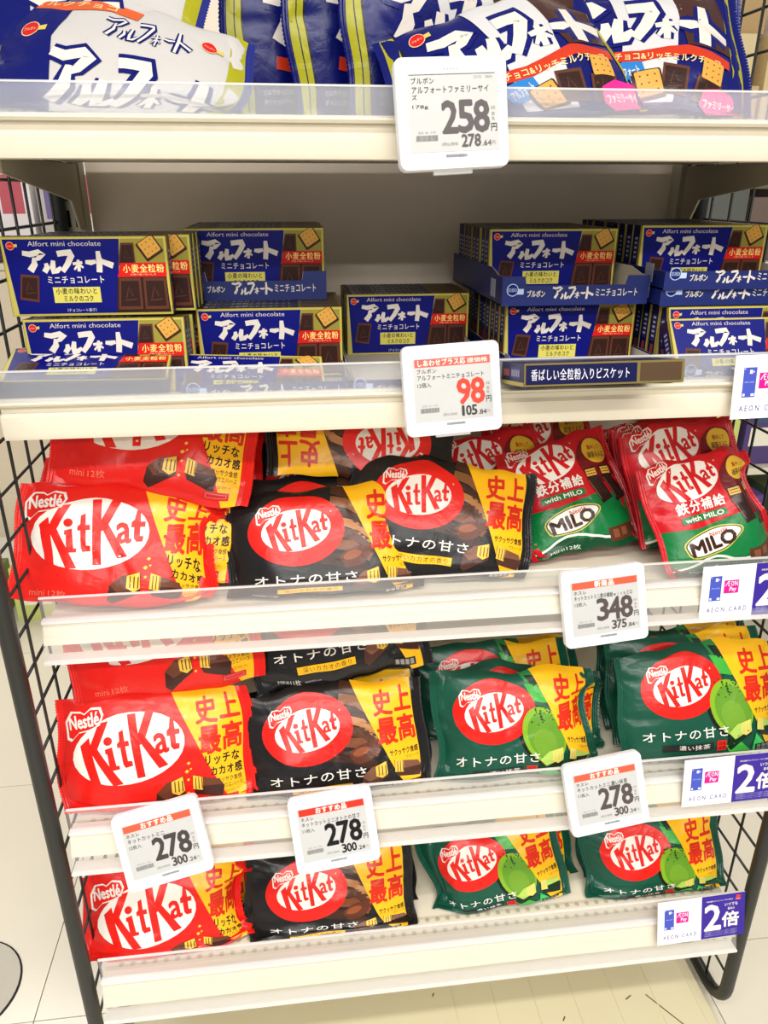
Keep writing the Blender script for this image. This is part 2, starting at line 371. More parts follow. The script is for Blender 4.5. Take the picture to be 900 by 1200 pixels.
def emblem(A, u, v, s, lev):
    A.ell(u, v, s * 1.12, s * 1.12, (240, 200, 160), lev, n=20); A.ell(u, v, s, s, (206, 26, 24), lev + 1, n=20)
    A.poly([(u + s * .8, v - s * .3 * A.asp), (u + s * 1.9, v - s * .55 * A.asp), (u + s * 1.9, v + s * .3 * A.asp), (u + s * .8, v + s * .35 * A.asp)], (214, 190, 90), lev)
    A.text('ブルボン', u - s * .75, v - s * .2 * A.asp, u + s * .75, v + s * .25 * A.asp, (250, 190, 150), lev + 2, .02)
def brush(A, u0, v0, u1, v1, col, lev, fat=1.0):
    """the five-sign brush lettering across a box given in uv"""
    W = u1 - u0; H = v1 - v0; sz = W * .058 * fat
    def S(pts, ws): A.stroke([(u0 + x * W, v0 + y * H) for x, y in pts], [sz * q for q in ws], col, lev)
    S([(.0, .06), (.08, .12), (.185, .03), (.225, .10), (.17, .30), (.13, .38)], [.9, 1.1, 1.1, 1.2, .9, .4])          # a
    S([(.12, .26), (.12, .55), (.06, .86)], [.6, 1.2, 1.3])
    S([(.245, .52), (.255, .70), (.215, .92)], [.7, 1.1, 1.0])                                                          # ru
    S([(.33, .40), (.315, .70), (.32, .90), (.36, .86), (.41, .70)], [.8, 1.1, 1.2, 1.0, .5])
    S([(.385, .11), (.46, .07), (.535, .06), (.545, .17), (.49, .55), (.42, .90)], [1.1, 1.1, 1.3, 1.2, 1.1, .9])       # fu
    S([(.545, .56), (.60, .53), (.655, .50)], [.5, .6, .5]); S([(.61, .38), (.612, .65), (.605, .90)], [.55, .65, .6])      # small o
    S([(.60, .62), (.555, .82)], [.5, .35]); S([(.625, .62), (.66, .74)], [.5, .35])
    S([(.69, .48), (.75, .51), (.81, .46)], [.7, 1.0, .7])                                                              # dash
    S([(.845, .0), (.85, .45), (.835, .95)], [.8, 1.2, 1.1]); S([(.855, .42), (.93, .55), (1.0, .66)], [.9, 1.1, 1.2])    # to
def art_alfort():
    A = Art(1.38)
    A.rect(0, 0, .06, 1, OLIVE, 1); A.rect(.94, 0, 1, 1, OLIVE, 1); A.rect(.06, 0, .068, 1, (20, 20, 40), 2); A.rect(.03, 0, .035, 1, (30, 40, 60), 2)
    A.poly([(.36, 0), (.76, 0), (.68, .42), (.64, .9), (.40, .9), (.43, .42)], (206, 204, 204), 1)
    A.poly([(.66, .0), (.94, .0), (.94, .5), (.72, .5)], (66, 36, 30), 2)
    brush(A, .16, .20, .93, .50, BLUE, 3, 2.2); brush(A, .16, .20, .93, .50, CREAM, 4, 1.15)
    A.stroke([(.18, .56), (.30, .60), (.5, .60), (.72, .54), (.92, .58)], [.05, .05, .055, .05, .05], (196, 52, 26), 5)
    A.text('ミルクチョコ&リッチミルクチョコ', .27, .575, .87, .625, (244, 216, 150), 6, .02)
    A.text('ミルクチョコレート&', .10, .70, .30, .73, CREAM, 2); A.text('ダイジェスティブビスケット', .10, .75, .36, .78, CREAM, 2)
    emblem(A, .14, .13, .032, 3)
    choc(A, [(.60, .64), (.72, .66), (.70, .86), (.58, .84)], 5); choc(A, [(.76, .70), (.88, .72), (.86, .90), (.72, .88)], 5)
    cookie(A, .53, .78, .058, 12, 5); cookie(A, .83, .66, .050, -10, 7, False)
    A.poly([(.34, .66), (.50, .62), (.52, .74), (.38, .80)], (40, 120, 190), 4); A.text('アルフォート', .38, .68, .49, .74, CREAM, 5, .02, 14)
    A.poly([(.78, .80), (.86, .76), (.97, .79), (.99, .97), (.80, .98), (.76, .90)], (232, 40, 140), 8); A.text('ファミリーサイズ', .78, .85, .97, .92, WHITE, 9, .03)
    return A
def art_white():
    A = Art(1.5)
    A.rect(0, 0, .06, 1, OLIVE, 1); A.rect(.94, 0, 1, 1, OLIVE, 1)
    A.poly([(.05, 0), (.34, 0), (.28, .42), (.36, 1), (.05, 1)], BLUE, 1)
    A.stroke([(.10, .12), (.30, .14), (.46, .10), (.58, .15)], [.05, .06, .06, .05], (214, 90, 40), 2); A.text('ミルクチョコ', .15, .09, .48, .14, (244, 216, 150), 3, .01)
    brush(A, .46, .20, .80, .38, BLUE, 3, 1.3); brush(A, .46, .20, .80, .38, CREAM, 4, .5)
    brush(A, .30, .50, .98, .92, BLUE, 3, 2.0); brush(A, .30, .50, .98, .92, CREAM, 4, 1.1)
    emblem(A, .18, .36, .035, 3); emblem(A, .86, .22, .028, 3)
    return A
def art_box():
    A = Art(.158 / .076); G = (190, 174, 66)
    A.rect(0, 0, 1, 1, G, 1); A.rect(.008, .016, .992, .984, (196, 184, 100), 2)
    A.poly([(.72, .03), (.985, .03), (.985, .97), (.64, .97)], (150, 140, 56), 3)
    A.poly([(.012, .03), (.715, .03), (.655, .97), (.04, .97)], (0, 8, 112), 4)
    choc(A, [(.72, .08), (.80, .08), (.80, .36), (.69, .36)], 5)
    cookie(A, .895, .13, .052, 32, 5)
    A.poly([(.675, .53), (.70, .50), (.98, .50), (.99, .97), (.645, .97)], (44, 22, 18), 4)
    choc(A, [(.685, .52), (.82, .52), (.815, .93), (.66, .93)], 5); choc(A, [(.835, .52), (.975, .52), (.98, .93), (.83, .93)], 5)
    A.poly([(.705, .33), (.985, .33), (.985, .51), (.68, .51)], (206, 24, 22), 8); A.spaced('小麦全粒粉', .715, .355, .975, .455, (250, 222, 130), 9, .02)
    A.text('の香り高いおいしさ', .76, .465, .92, .49, (244, 200, 150), 9)
    A.text('Alfort mini chocolate', .16, .055, .60, .115, (206, 196, 190), 5)
    brush(A, .12, .18, .66, .46, CREAM, 5, 1.0)
    A.spaced('ミニチョコレート', .24, .49, .60, .585, CREAM, 5, .015)
    A.rect(.27, .63, .56, .83, (214, 204, 96), 5); A.spaced('小麦の味わいと', .285, .645, .545, .72, (20, 20, 30), 6, .02); A.spaced('ミルクのコク', .325, .74, .515, .815, (20, 20, 30), 6, .02)
    A.text('（チョコレート菓子）', .34, .905, .52, .95, (206, 206, 220), 5)
    choc(A, [(.09, .46), (.20, .48), (.175, .82), (.06, .78)], 5)
    emblem(A, .055, .11, .022, 5)
    return A

# ------------------------------------------------------------------ materials
M_cream = mat('cream_steel', (228, 220, 200), 0.32, bump=0.05)
M_creamsh = mat('cream_shelf_paint', (226, 219, 198), 0.45)
M_back = mat('back_panel_paint', (236, 222, 204), 0.4, scale=12)
M_post = mat('upright_paint', (176, 170, 150), 0.45)
M_brk = mat('bracket_paint', (170, 160, 138), 0.5)
M_blk = mat('black_powder_coat', (30, 32, 30), 0.38)
M_slot = mat('slot_dark', (14, 14, 14), 0.8)
M_tile = mat('floor_tile', (214, 206, 188), 0.22, scale=3)
M_grout = mat('grout', (130, 122, 104), 0.8)
M_deck = mat('base_deck_paint', (212, 202, 168), 0.35, scale=6)
M_scuff = mat('scuff', (90, 76, 50), 0.8)
M_tagw = mat('tag_plastic', (244, 246, 250), 0.3)
M_screen = mat('e_paper', (196, 196, 194), 0.35)
M_riser = clear('clear_riser_low', 0.15, rough=0.12); M_riser2 = clear('clear_riser_hazy', 0.28, rough=0.15)
M_rail = clear('clear_price_rail', 0.18, (250, 248, 244), 0.1)
M_edge = clear('clear_rail_edge', 0.75, (255, 255, 255), 0.1)
M_tray = mat('tray_blue_card', (12, 32, 104), 0.45)
M_traywhite = mat('tray_white_card', (206, 198, 182), 0.6)
M_boxside = mat('box_side_card', (12, 16, 56), 0.4)
M_boxtop = mat('box_top_card', (112, 100, 70), 0.35)

X0, X1 = -0.283, 0.586
SHELVES = [  # deck top, lip top, lip bottom, front y, clear ribbed rail, left end, right end
    (1.225, 1.254, 1.194, 0.0, False, -0.283, 0.586),
    (0.970, 1.012, 0.943, 0.0, False, -0.283, 0.586),
    (0.732, 0.768, 0.697, 0.0, True, -0.283, 0.586),
    (0.476, 0.516, 0.437, -0.045, True, -0.283, 0.586),
    (0.226, 0.267, 0.174, -0.045, True, -0.283, 0.586)]

# ------------------------------------------------------------------ setting: tiled floor
floor = link('floor', box_mesh('floor', -2.6, 3.0, -2.6, 4.5, -0.05, -0.004, M_grout)); tag(floor, kind='structure')
tile_me = {}
P = 0.524
for i in range(-5, 6):
    for j in range(-5, 9):
        x, y = 0.083 + P * i, 0.072 + P * j
        if 'a' not in tile_me: tile_me['a'] = box_mesh('tile', 0.0008, P - 0.0008, 0.0008, P - 0.0008, -0.012, 0, M_tile)
        t = link('tile', tile_me['a'], floor); t.location = (x, y, 0)
# steel cover let into the floor, left of the unit
def disc(name, x, y, z, r, h, m, parent=None, n=48):
    V = [(x + r * math.cos(2 * math.pi * k / n), y + r * math.sin(2 * math.pi * k / n), zz) for zz in (z, z + h) for k in range(n)]
    Fc = [tuple(range(n))[::-1], tuple(range(n, 2 * n))] + [(k, (k + 1) % n, n + (k + 1) % n, n + k) for k in range(n)]
    return link(name, mesh_np(name, V, Fc, [m]), parent)
fc = empty('floor_cover', (-0.568, 0.135, 0)); tag(fc, 'round metal floor cover set in the tiles left of the shelving unit', 'cover')
M_cov = mat('cover_steel', (176, 170, 156), 0.4, 0.2)
disc('rim', 0, 0, 0.0, 0.088, 0.0015, M_slot, fc); disc('plate', 0, 0, 0.0012, 0.085, 0.0015, M_cov, fc)
disc('inner_ring', 0.0, 0, 0.0022, 0.038, 0.0012, M_slot, fc); disc('inner_plate', 0.0, 0, 0.003, 0.036, 0.0012, M_cov, fc)
disc('screw', 0.055, -0.012, 0.0025, 0.006, 0.0012, M_slot, fc, 12)

# ------------------------------------------------------------------ display unit: back panel, uprights, base
un = empty('shelving_unit', (0.151, 0.42, 0)); tag(un, 'tall cream steel shelving unit with slotted uprights and pale back panel', 'shelving')
def U(o): o.parent = un; o.location = Vector(o.location) - Vector((0.151, 0.42, 0)); return o
for k in range(1):
    U(boxo('back_panel', (X0 + .013, X1 - .013, 0.425, 0.437, 0.08, 1.75), M_back))
for xp in (-0.288, 0.587):
    U(boxo('upright', (xp - .017, xp + .017, 0.395, 0.425, 0.02, 1.8), M_post, bev=0.002))
    V, Fc = [], []
    for k in range(52):
        for dx in (-.006, .006): box_vf(xp + dx - .0028, xp + dx + .0028, .3938, .3955, .1 + k * .033, .1 + k * .033 + .021, V, Fc)
    o = U(link('slots', mesh_np('slots', V, Fc, [M_slot]))); o['kind'] = 'stuff'
U(boxo('base_deck', (X0 - .002, X1 + .002, -0.10, 0.43, 0.002, 0.016), M_deck, bev=0.0015))
for k in range(7):   # shallow pressed ribs running front to back
    xr = 0.20 + k * 0.062
    U(boxo('deck_rib', (xr, xr + .0015, -0.09, 0.42, 0.0155, 0.0168), M_deck))
random.seed(12)
V, Fc = [], []
for (x, y, l, a) in ((.03, -.045, .018, 1.5), (.33, .10, .004, .2), (.41, .05, .004, 0), (.47, -.01, .006, .5), (.36, -.03, .004, .9), (.525, -.045, .045, 2.2), (.50, .06, .004, .3),
                     (.28, .12, .003, .3), (.17, .03, .003, 1), (.44, .11, .004, 1.9), (-.1, -.01, .004, .2), (.07, .05, .003, 0)):
    n = len(V); c, s = math.cos(a) * l, math.sin(a) * l; px, py = -math.sin(a) * .0009, math.cos(a) * .0009
    V += [(x - c - px, y - s - py, .0164), (x + c - px, y + s - py, .0164), (x + c + px, y + s + py, .0164), (x - c + px, y - s + py, .0164)]; Fc.append((n, n + 1, n + 2, n + 3))
U(link('scuff_marks', mesh_np('scuff_marks', V, Fc, [M_scuff])))

# ------------------------------------------------------------------ the five shelves
SH_LAB = ['topmost shelf, cream front strip, holding the biscuit bags', 'second shelf from the top, cream front strip under the rows of blue boxes',
          'third shelf from the top with ribbed clear price rail, milk malt bags at its right', 'fourth shelf from the top with clear price rail and three hanging price tags',
          'lowest shelf, its clear price rail just above the bare base deck']
for si, (zd, zt, zb, yf, clr, xa, xb) in enumerate(SHELVES):
    sh = empty('shelf', (0.151, yf, zd)); tag(sh, SH_LAB[si], 'shelf', 'shelves of the display unit')
    def S(o): o.parent = sh; o.location = Vector(o.location) - Vector((0.151, yf, zd)); return o
    S(boxo('deck', (xa, xb, yf + .014, 0.39, zd - .022, zd), M_creamsh, bev=0.0015))
    zm = zd - .002
    if not clr:
        zr = zt - (zt - zb) * .46
        S(extrude_x('front_strip', [(yf + .014, zr + .004), (yf + .003, zr + .004), (yf + .001, zr), (yf + .002, zr - .010), (yf - .003, zr - .013), (yf - .003, zb + .006), (yf - .001, zb + .001), (yf + .003, zb), (yf + .014, zb + .002)], xa, xb, M_cream, smooth=True))
        S(extrude_x('strip_bead', [(yf - .004, zr + .0015), (yf - .006, zr), (yf - .004, zr - .0025), (yf, zr - .0025), (yf, zr + .0015)], xa, xb, M_cream))
        zlo = zr
    else:
        zr = zt - (zt - zb) * .40
        S(extrude_x('front_strip', [(yf - .001, zr - .002), (yf - .011, zb + .018), (yf + .014, zb + .018), (yf + .014, zr - .002)], xa, xb, M_cream))
        # ribbed clear rail holding the price cards
        pr = []; n = 7
        for k in range(n + 1):
            z = zr + (zb - zr) * k / n; pr.append((yf - .004 - .016 * k / n + (.0012 if k % 2 else 0), z))
        pr2 = [(y + .0016, z) for y, z in pr[::-1]]
        S(extrude_x('price_rail', pr + pr2, xa, xb, M_rail))
        S(extrude_x('rail_bead', [(yf - .006, zr + .002), (yf - .0065, zr - .001), (yf - .003, zr - .002), (yf + .003, zr - .001), (yf + .003, zr + .002)], xa, xb, M_edge))
        S(extrude_x('rail_foot', [(yf - .0215, zb + .003), (yf - .0215, zb - .0005), (yf + .0, zb - .0005), (yf + .0, zb + .001), (yf - .0185, zb + .003)], xa, xb, M_edge))
        zlo = zr
    S(boxo('clear_riser', (xa, xb, yf, yf + .0016, zlo, zt - .0015), M_riser if clr else M_riser2))
    S(boxo('riser_edge', (xa, xb, yf - .0006, yf + .0022, zt - .0015, zt), M_edge))
    for xe in (xa + .008, xb - .008):
        s = 1 if xe < 0 else -1
        pts = [(yf + .10, zd - .024), (.392, zd - .024), (.392, zd - .105), (.372, zd - .105), (.345, zd - .068), (yf + .10, zd - .040)]
        S(extrude_x('bracket', pts, xe - .0015, xe + .0015, M_brk))
    if si >= 3:    # row of small holes along the front of the deck
        V, Fc = [], []
        for r_ in range(2):
            for k in range(58):
                x = xa + .02 + k * .0145 + (.007 if r_ else 0); y = yf + .022 + r_ * .018; n = len(V)
                for q in range(8): V.append((x + .0035 * math.cos(q * .785), y + .0035 * math.sin(q * .785), zd + .0004))
                Fc.append(tuple(range(n, n + 8)))
        o = S(link('hole_row', mesh_np('hole_row', V, Fc, [mat('hole_lining', (190, 182, 156), 0.6)]))); o['kind'] = 'stuff'

# ------------------------------------------------------------------ wire side racks
def side_rack(x, label):
    r = empty('wire_side_rack', (x, 0, 0)); tag(r, label, 'rack', 'black wire side racks')
    yf, yb, zt = -0.045, 0.385, 1.72; R_ = .045
    pts = [(0, yf, zt)] + [(0, yf, z) for z in (1.2, .6)] + [(0, yf + R_ - R_ * math.cos(a), .022 + R_ - R_ * math.sin(a)) for a in [k * math.pi / 12 for k in range(7)]]
    pts += [(0, yb - R_ + R_ * math.sin(a), .022 + R_ - R_ * math.cos(a)) for a in [k * math.pi / 12 for k in range(7)]] + [(0, yb, z) for z in (.6, 1.2, zt)]
    tube('tube_frame', pts, .0095, M_blk, r, 12)
    # wires, welded as a grid: 50 mm squares
    k = 0; y = yf + .05
    while y < yb - .02: tube('vertical_wire', [(0, y, .03), (0, y, zt)], .0019, M_blk, r, 6); y += .05
    z = .08
    while z < zt: tube('cross_wire', [(.003 if x > 0 else -.003, yf, z), (.003 if x > 0 else -.003, yb, z)], .0019, M_blk, r, 6); z += .05
    return r
side_rack(-0.302, 'black wire side rack with tube frame at the left end of the shelves')
side_rack(0.603, 'black wire side rack with tube frame at the right end of the shelves')

# ------------------------------------------------------------------ price tags
def tag_art(hdr, hdrcol, l1, l2, l3, price, pcol, tax, cents, name_two=None):
    A = Art(1.10); G = (70, 68, 68); LG = (150, 148, 146)
    y = .06
    if hdr:
        A.rect(.06, .10, .95, .20, hdrcol, 2)
        if len(hdr) > 6: A.spaced(hdr[:8], .08, .112, .66, .188, WHITE, 3, .03); A.text(hdr[8:], .68, .122, .92, .182, WHITE, 3, .02)
        else: A.spaced(hdr, .28 if len(hdr) > 3 else .36, .108, .72 if len(hdr) > 3 else .64, .192, WHITE, 3, .04)
    else:
        A.rect(.06, .105, .94, .11, (60, 66, 70), 2); A.text('12/12', .72, .13, .80, .155, LG, 2); A.text('18:04', .84, .13, .91, .155, LG, 2)
    A.text('- - - - -', .42, .05, .56, .06, (150, 160, 178), 2, .02)
    A.spaced(l1, .07, .225 if hdr else .14, .07 + .062 * len(l1), .28 if hdr else .20, G, 2, .012)
    A.spaced(l2, .075, .30 if hdr else .225, min(.88, .075 + .062 * len(l2)), .365 if hdr else .295, G, 2, .012)
    if name_two: A.text(name_two, .08, .305, .13, .355, G, 2, .012)
    A.text(l3, .08, .395 if name_two is None else .41, .24, .455 if name_two is None else .455, G, 2, .005)
    n = len(price); x1 = .87; x0 = x1 - .165 * n
    for i, ch in enumerate(price): A.text(ch, x0 + .165 * i + .006, .38, x0 + .165 * (i + 1) - .006, .70, pcol, 3, .032)
    A.spaced('本体', .885, .44, .935, .48, LG, 2) ; A.text('価', .893, .50, .925, .54, LG, 2); A.text('格', .893, .55, .925, .59, LG, 2)
    A.text('円', .885, .62, .945, .70, G, 2, .02)
    for i, ch in enumerate(tax): A.text(ch, .57 + .068 * i + (.02 if ch == '1' else 0), .725, .57 + .068 * i + (.045 if ch == '1' else .062), .85, pcol if pcol[0] < 120 else (70, 62, 62), 3, .03)
    A.text(cents, .785, .79, .88, .85, pcol if pcol[0] < 120 else (70, 62, 62), 3, .015); A.text('円)', .89, .80, .93, .845, LG, 2)
    A.text('(税込価格', .36, .80, .53, .84, LG, 2); A.text('22 6 10', .12, .68, .30, .70, LG, 2)
    random.seed(len(l2))
    x = .10
    while x < .32:
        b = .003 + random.random() * .006; A.rect(x, .72, x + b, .78, (120, 118, 118), 2); x += b + .004
    x = .40
    while x < .62:
        b = .003 + random.random() * .006; A.rect(x, .925, x + b, .955, (120, 120, 126), 2); x += b + .004
    return A.bake()
def price_tag(loc, art, tilt, roll, yaw, label, sz=(.1, .091)):
    t = empty('price_tag', loc); tag(t, label, 'price tag', 'white electronic price tags')
    w_, h_ = sz
    b = box_mesh('casing', -w_/2, w_/2, -h_/2, h_/2, -.010, 0, M_tagw)
    bm = bmesh.new(); bm.from_mesh(b)
    ed = [e for e in bm.edges if abs(e.verts[0].co.z - e.verts[1].co.z) > .005]
    bmesh.ops.bevel(bm, geom=ed, offset=.007, segments=5, profile=.5, affect='EDGES')
    top = [e for e in bm.edges if all(v.co.z > -.0001 for v in e.verts)]
    bmesh.ops.bevel(bm, geom=top, offset=.002, segments=2, profile=.5, affect='EDGES')
    bm.to_mesh(b); bm.free(); b.polygons.foreach_set('use_smooth', np.ones(len(b.polygons), dtype=bool)); b.set_sharp_from_angle(angle=math.radians(35))
    link('casing', b, t)
    boxo('window', (-w_/2 + .0055, w_/2 - .0055, -h_/2 + .0055, h_/2 - .0055, -.001, .0003), mat('tag_window', (226, 231, 240), .25), t, .0002)
    sw, shh = w_ - .013, h_ - .012
    boxo('screen', (-sw/2 + .003, sw/2 - .003, -shh/2 + .008, shh/2 - .007, 0, .0006), M_screen, t)
    P_, T_, m_, mi = flat_art(art, sw, shh, lambda c: ink(c), .0006)
    link('printing', mesh_np('printing', P_, T_, m_, mi), t)
    boxo('hanger', (-.018, .018, -h_/2 - .003, -h_/2 + .02, -.014, -.009), M_tagw, t, .001)
    t.matrix_world = Matrix.Translation(loc) @ Matrix.Rotation(math.radians(yaw), 4, 'Z') @ Matrix.Rotation(math.radians(90 - tilt), 4, 'X') @ Matrix.Rotation(math.radians(roll), 4, 'Z')
    return t
OR = (232, 92, 66); DK = (84, 74, 72); BK = (34, 32, 34)
price_tag((.1475, -.022, 1.231), tag_art(None, None, 'ブルボン', 'アルフォートファミリーサイ', '178g', '258', (96, 90, 92), '278', '.64', 'ズ'), 8, 3.0, 5, 'price tag reading 258 yen on the topmost shelf', (.1, .089))
price_tag((.156, -.022, .988), tag_art('しあわせプラス応援価格', (222, 98, 88), 'ブルボン', 'アルフォートミニチョコレート', '12個入', '98', (222, 72, 56), '105', '.84'), 12, 2.5, 3, 'price tag reading 98 yen in red under the blue boxes', (.099, .089))
price_tag((.344, -.022, .728), tag_art('新商品', OR, 'ネスレ', 'キットカットミニ鉄分補給withミロ', '12枚入', '348', DK, '375', '.84'), 16, 4.5, 0, 'price tag reading 348 yen on the third shelf')
price_tag((-.176, -.068, .475), tag_art('おすすめ品', OR, 'ネスレ', 'キットカットミニ', '12枚入', '278', (70, 62, 62), '300', '.24'), 22, 11.5, 0, 'most tilted 278 yen price tag, below the red bags at left')
price_tag((.022, -.068, .472), tag_art('おすすめ品', (206, 50, 34), 'ネスレ', 'キットカットミニオトナの甘さ', '11枚入', '278', (22, 20, 22), '300', '.24'), 22, 6, 0, '278 yen price tag with darkest digits, below the black bags')
price_tag((.356, -.068, .489), tag_art('おすすめ品', OR, 'ネスレ', 'キットカットミニ濃い抹茶', '11枚入', '278', DK, '300', '.24'), 20, 7, 0, '278 yen price tag below and between the green bags')

# ------------------------------------------------------------------ payment promotion cards on the rails
def card_art():
    A = Art(2.0); PU = (64, 48, 150); MG = (226, 20, 140)
    A.rect(0, 0, .5, 1, (246, 244, 246), 1); A.rect(.5, 0, 1, 1, (58, 38, 148), 1)
    A.rect(.075, .19, .185, .66, (70, 86, 186), 2); A.text('AEON CARD', .09, .41, .17, .43, (200, 206, 240), 3)
    for r_ in ((.125, .23, .15, .29), (.155, .25, .165, .27), (.082, .60, .10, .64), (.15, .60, .178, .64), (.08, .20, .088, .22)): A.rect(*r_, (230, 230, 246), 3)
    A.rect(.21, .28, .35, .53, MG, 2)
    W_ = (250, 240, 250)
    A.stroke([(.222, .39), (.248, .30)], .006, W_, 3); A.stroke([(.248, .30), (.252, .39)], .005, W_, 3); A.stroke([(.25, .305), (.268, .305)], .006, W_, 3); A.stroke([(.25, .345), (.264, .345)], .005, W_, 3); A.stroke([(.25, .388), (.268, .388)], .006, W_, 3)
    A.text('O', .275, .30, .302, .39, W_, 3, .01); A.text('N', .31, .30, .338, .39, W_, 3, .01)
    A.text('Pay', .262, .41, .33, .51, W_, 3, .02, 0, .1)
    A.text('A E O N   C A R D', .065, .79, .445, .88, (84, 70, 150), 2, .012)
    A.text('2', .54, .22, .72, .80, WHITE, 3, .03); A.text('倍', .74, .42, .93, .76, WHITE, 3, .04)
    A.spaced('いつでも', .76, .20, .92, .28, WHITE, 3, .02); A.text('基本の', .80, .31, .88, .37, WHITE, 3, .01)
    A.text('対象店舗でのイオンカードのご利用で', .55, .11, .86, .145, WHITE, 3, .01); A.poly([(.90, .04), (.95, .06), (.93, .16), (.89, .14)], (236, 60, 50), 3); A.text('WAON POINT', .885, .13, .95, .15, WHITE, 4)
    for k in range(4): A.text('200円(税込)ごとに2ポイント進呈 一部対象外', .54, .835 + .032 * k, .92 - .02 * (k % 2), .855 + .032 * k, (214, 210, 240), 3)
    return A.bake()
CARD = card_art()
def promo(x0, x1, z, y, label, tilt=6, roll=1.0):
    w_ = x1 - x0; h_ = .067; loc = ((x0 + x1) / 2, y, z)
    t = empty('promotion_card', loc); tag(t, label, 'sign', 'card payment signs on the rails')
    boxo('card', (-w_/2, w_/2, -h_/2, h_/2, -.0008, 0), mat('card_paper', (246, 244, 246), .4), t)
    P_, T_, m_, mi = flat_art(CARD, w_, h_, lambda c: ink(c), .0002); link('printing', mesh_np('printing', P_, T_, m_, mi), t)
    t.matrix_world = Matrix.Translation(loc) @ Matrix.Rotation(math.radians(90 - tilt), 4, 'X') @ Matrix.Rotation(math.radians(roll), 4, 'Z')
promo(.458, .592, .979, -.012, 'white and purple payment sign on the second shelf, cut by the photo edge')
promo(.465, .597, .732, -.012, 'white and purple payment sign on the rail under the milk malt bags')
promo(.460, .592, .4855, -.057, 'white and purple payment sign below the front right green bag', 8)
promo(.463, .590, .238, -.057, 'lowest white and purple payment sign, beside the right rack tube', 12, 2)

# ------------------------------------------------------------------ film bags
GRID = (46, 32)
KINDS = {'red': (art_red, (228, 30, 22)), 'black': (art_black, (26, 25, 26)), 'green': (art_green, (18, 78, 60)),
         'milo': (art_milo, (196, 18, 30)), 'alfort': (art_alfort, (4, 14, 96)), 'white': (art_white, (196, 192, 188))}
BAKED = {}
def bag_surface(nu, nv, w_, h_, thick, seed, warp):
    """front sheet of a pillow bag on a (nv+1, nu+1) lattice: points and normals"""
    rs = np.random.RandomState(seed)
    U_, V_ = np.meshgrid(np.linspace(0, 1, nu + 1), np.linspace(0, 1, nv + 1)); a = 2 * U_ - 1; b = 1 - 2 * V_
    ea = np.clip((1 - np.abs(a)) / .55, 0, 1); side = np.sin(ea * math.pi / 2) ** .8
    roll_ = (1 - np.abs(b) ** 2.6) ** .55 * .85 + .15 * (1 - b * b)
    z = thick * side * np.clip(roll_, 0, 1)
    for k in range(7):      # packets inside press outwards
        cx, cy = rs.uniform(-.7, .7), rs.uniform(-.7, .7); s = rs.uniform(.18, .34)
        z += rs.uniform(-.16, .22) * thick * np.exp(-(((a - cx) / s) ** 2 + ((b - cy) / (s * 1.3)) ** 2)) * side
    for k in range(9):      # sharp creases running in from the seals
        sd = -1 if k % 2 else 1; y0 = rs.uniform(-.95, .95); sl = rs.uniform(-.5, .5); d = (b - y0 - sl * (1 - sd * a)) ; f = np.clip(1 - (1 - sd * a) / rs.uniform(.3, .8), 0, 1)
        z -= rs.uniform(.0012, .0038) * np.exp(-(d / rs.uniform(.05, .10)) ** 2) * f * np.minimum(1, (1 - np.abs(a)) * 14)
    for k in range(6):      # folds across the middle
        an = rs.uniform(0, math.pi); cx, cy = rs.uniform(-.8, .8), rs.uniform(-.9, .9); d = (a - cx) * math.sin(an) * 1.4 - (b - cy) * math.cos(an); q = (a - cx) * math.cos(an) * 1.4 + (b - cy) * math.sin(an)
        z += rs.uniform(-.0024, .0018) * np.exp(-(d / .06) ** 2 - (q / rs.uniform(.3, .6)) ** 2) * side
    bx = .0022 * np.sin(b * rs.uniform(3, 6) + rs.uniform(0, 6)) * np.abs(a) ** 3 - a * .004 * (b * b) * rs.uniform(0, 1.2)
    by = (.0035 * np.sin(a * rs.uniform(2, 5) + rs.uniform(0, 6)) + .0018 * np.sin(a * rs.uniform(9, 14) + rs.uniform(0, 6))) * np.sign(b) * np.abs(b) ** 3 - b * .05 * h_ * (np.abs(a) ** 3 - .4) * rs.uniform(-.3, .7)
    x = a * w_ / 2 + bx; y = b * h_ / 2 + by
    if 'curl' in warp:      # right end folds back, narrowing
        k = warp['curl']; t = np.clip(a - .55, 0, 1) / .45; x -= k * t ** 1.5 * (.55 + .45 * np.sin(b * 4 + 1)); z -= k * .8 * t ** 1.2 * np.abs(np.sin(b * 4 + .5)); y += .01 * t * np.sin(b * 5)
    if 'curlL' in warp:
        k = warp['curlL']; t = np.clip(-a - .55, 0, 1) / .45; x += k * t ** 1.5 * (.5 + .5 * np.sin(b * 3 + 2)); z -= k * .9 * t ** 1.2
    if 'bend' in warp: z -= warp['bend'] * a * a
    if 'slump' in warp: y -= warp['slump'] * (b > 0) * b * np.abs(np.sin(a * 2.2 + .8)); z -= warp['slump'] * np.clip(b, 0, 1) ** 2 * .7
    Pt = np.stack([x, y, z], -1); return Pt, a, b
def normals_of(Pt):
    du = np.gradient(Pt, axis=1); dv = np.gradient(Pt, axis=0); n = np.cross(dv, du); n = n / (np.linalg.norm(n, axis=-1, keepdims=True) + 1e-12)
    return n
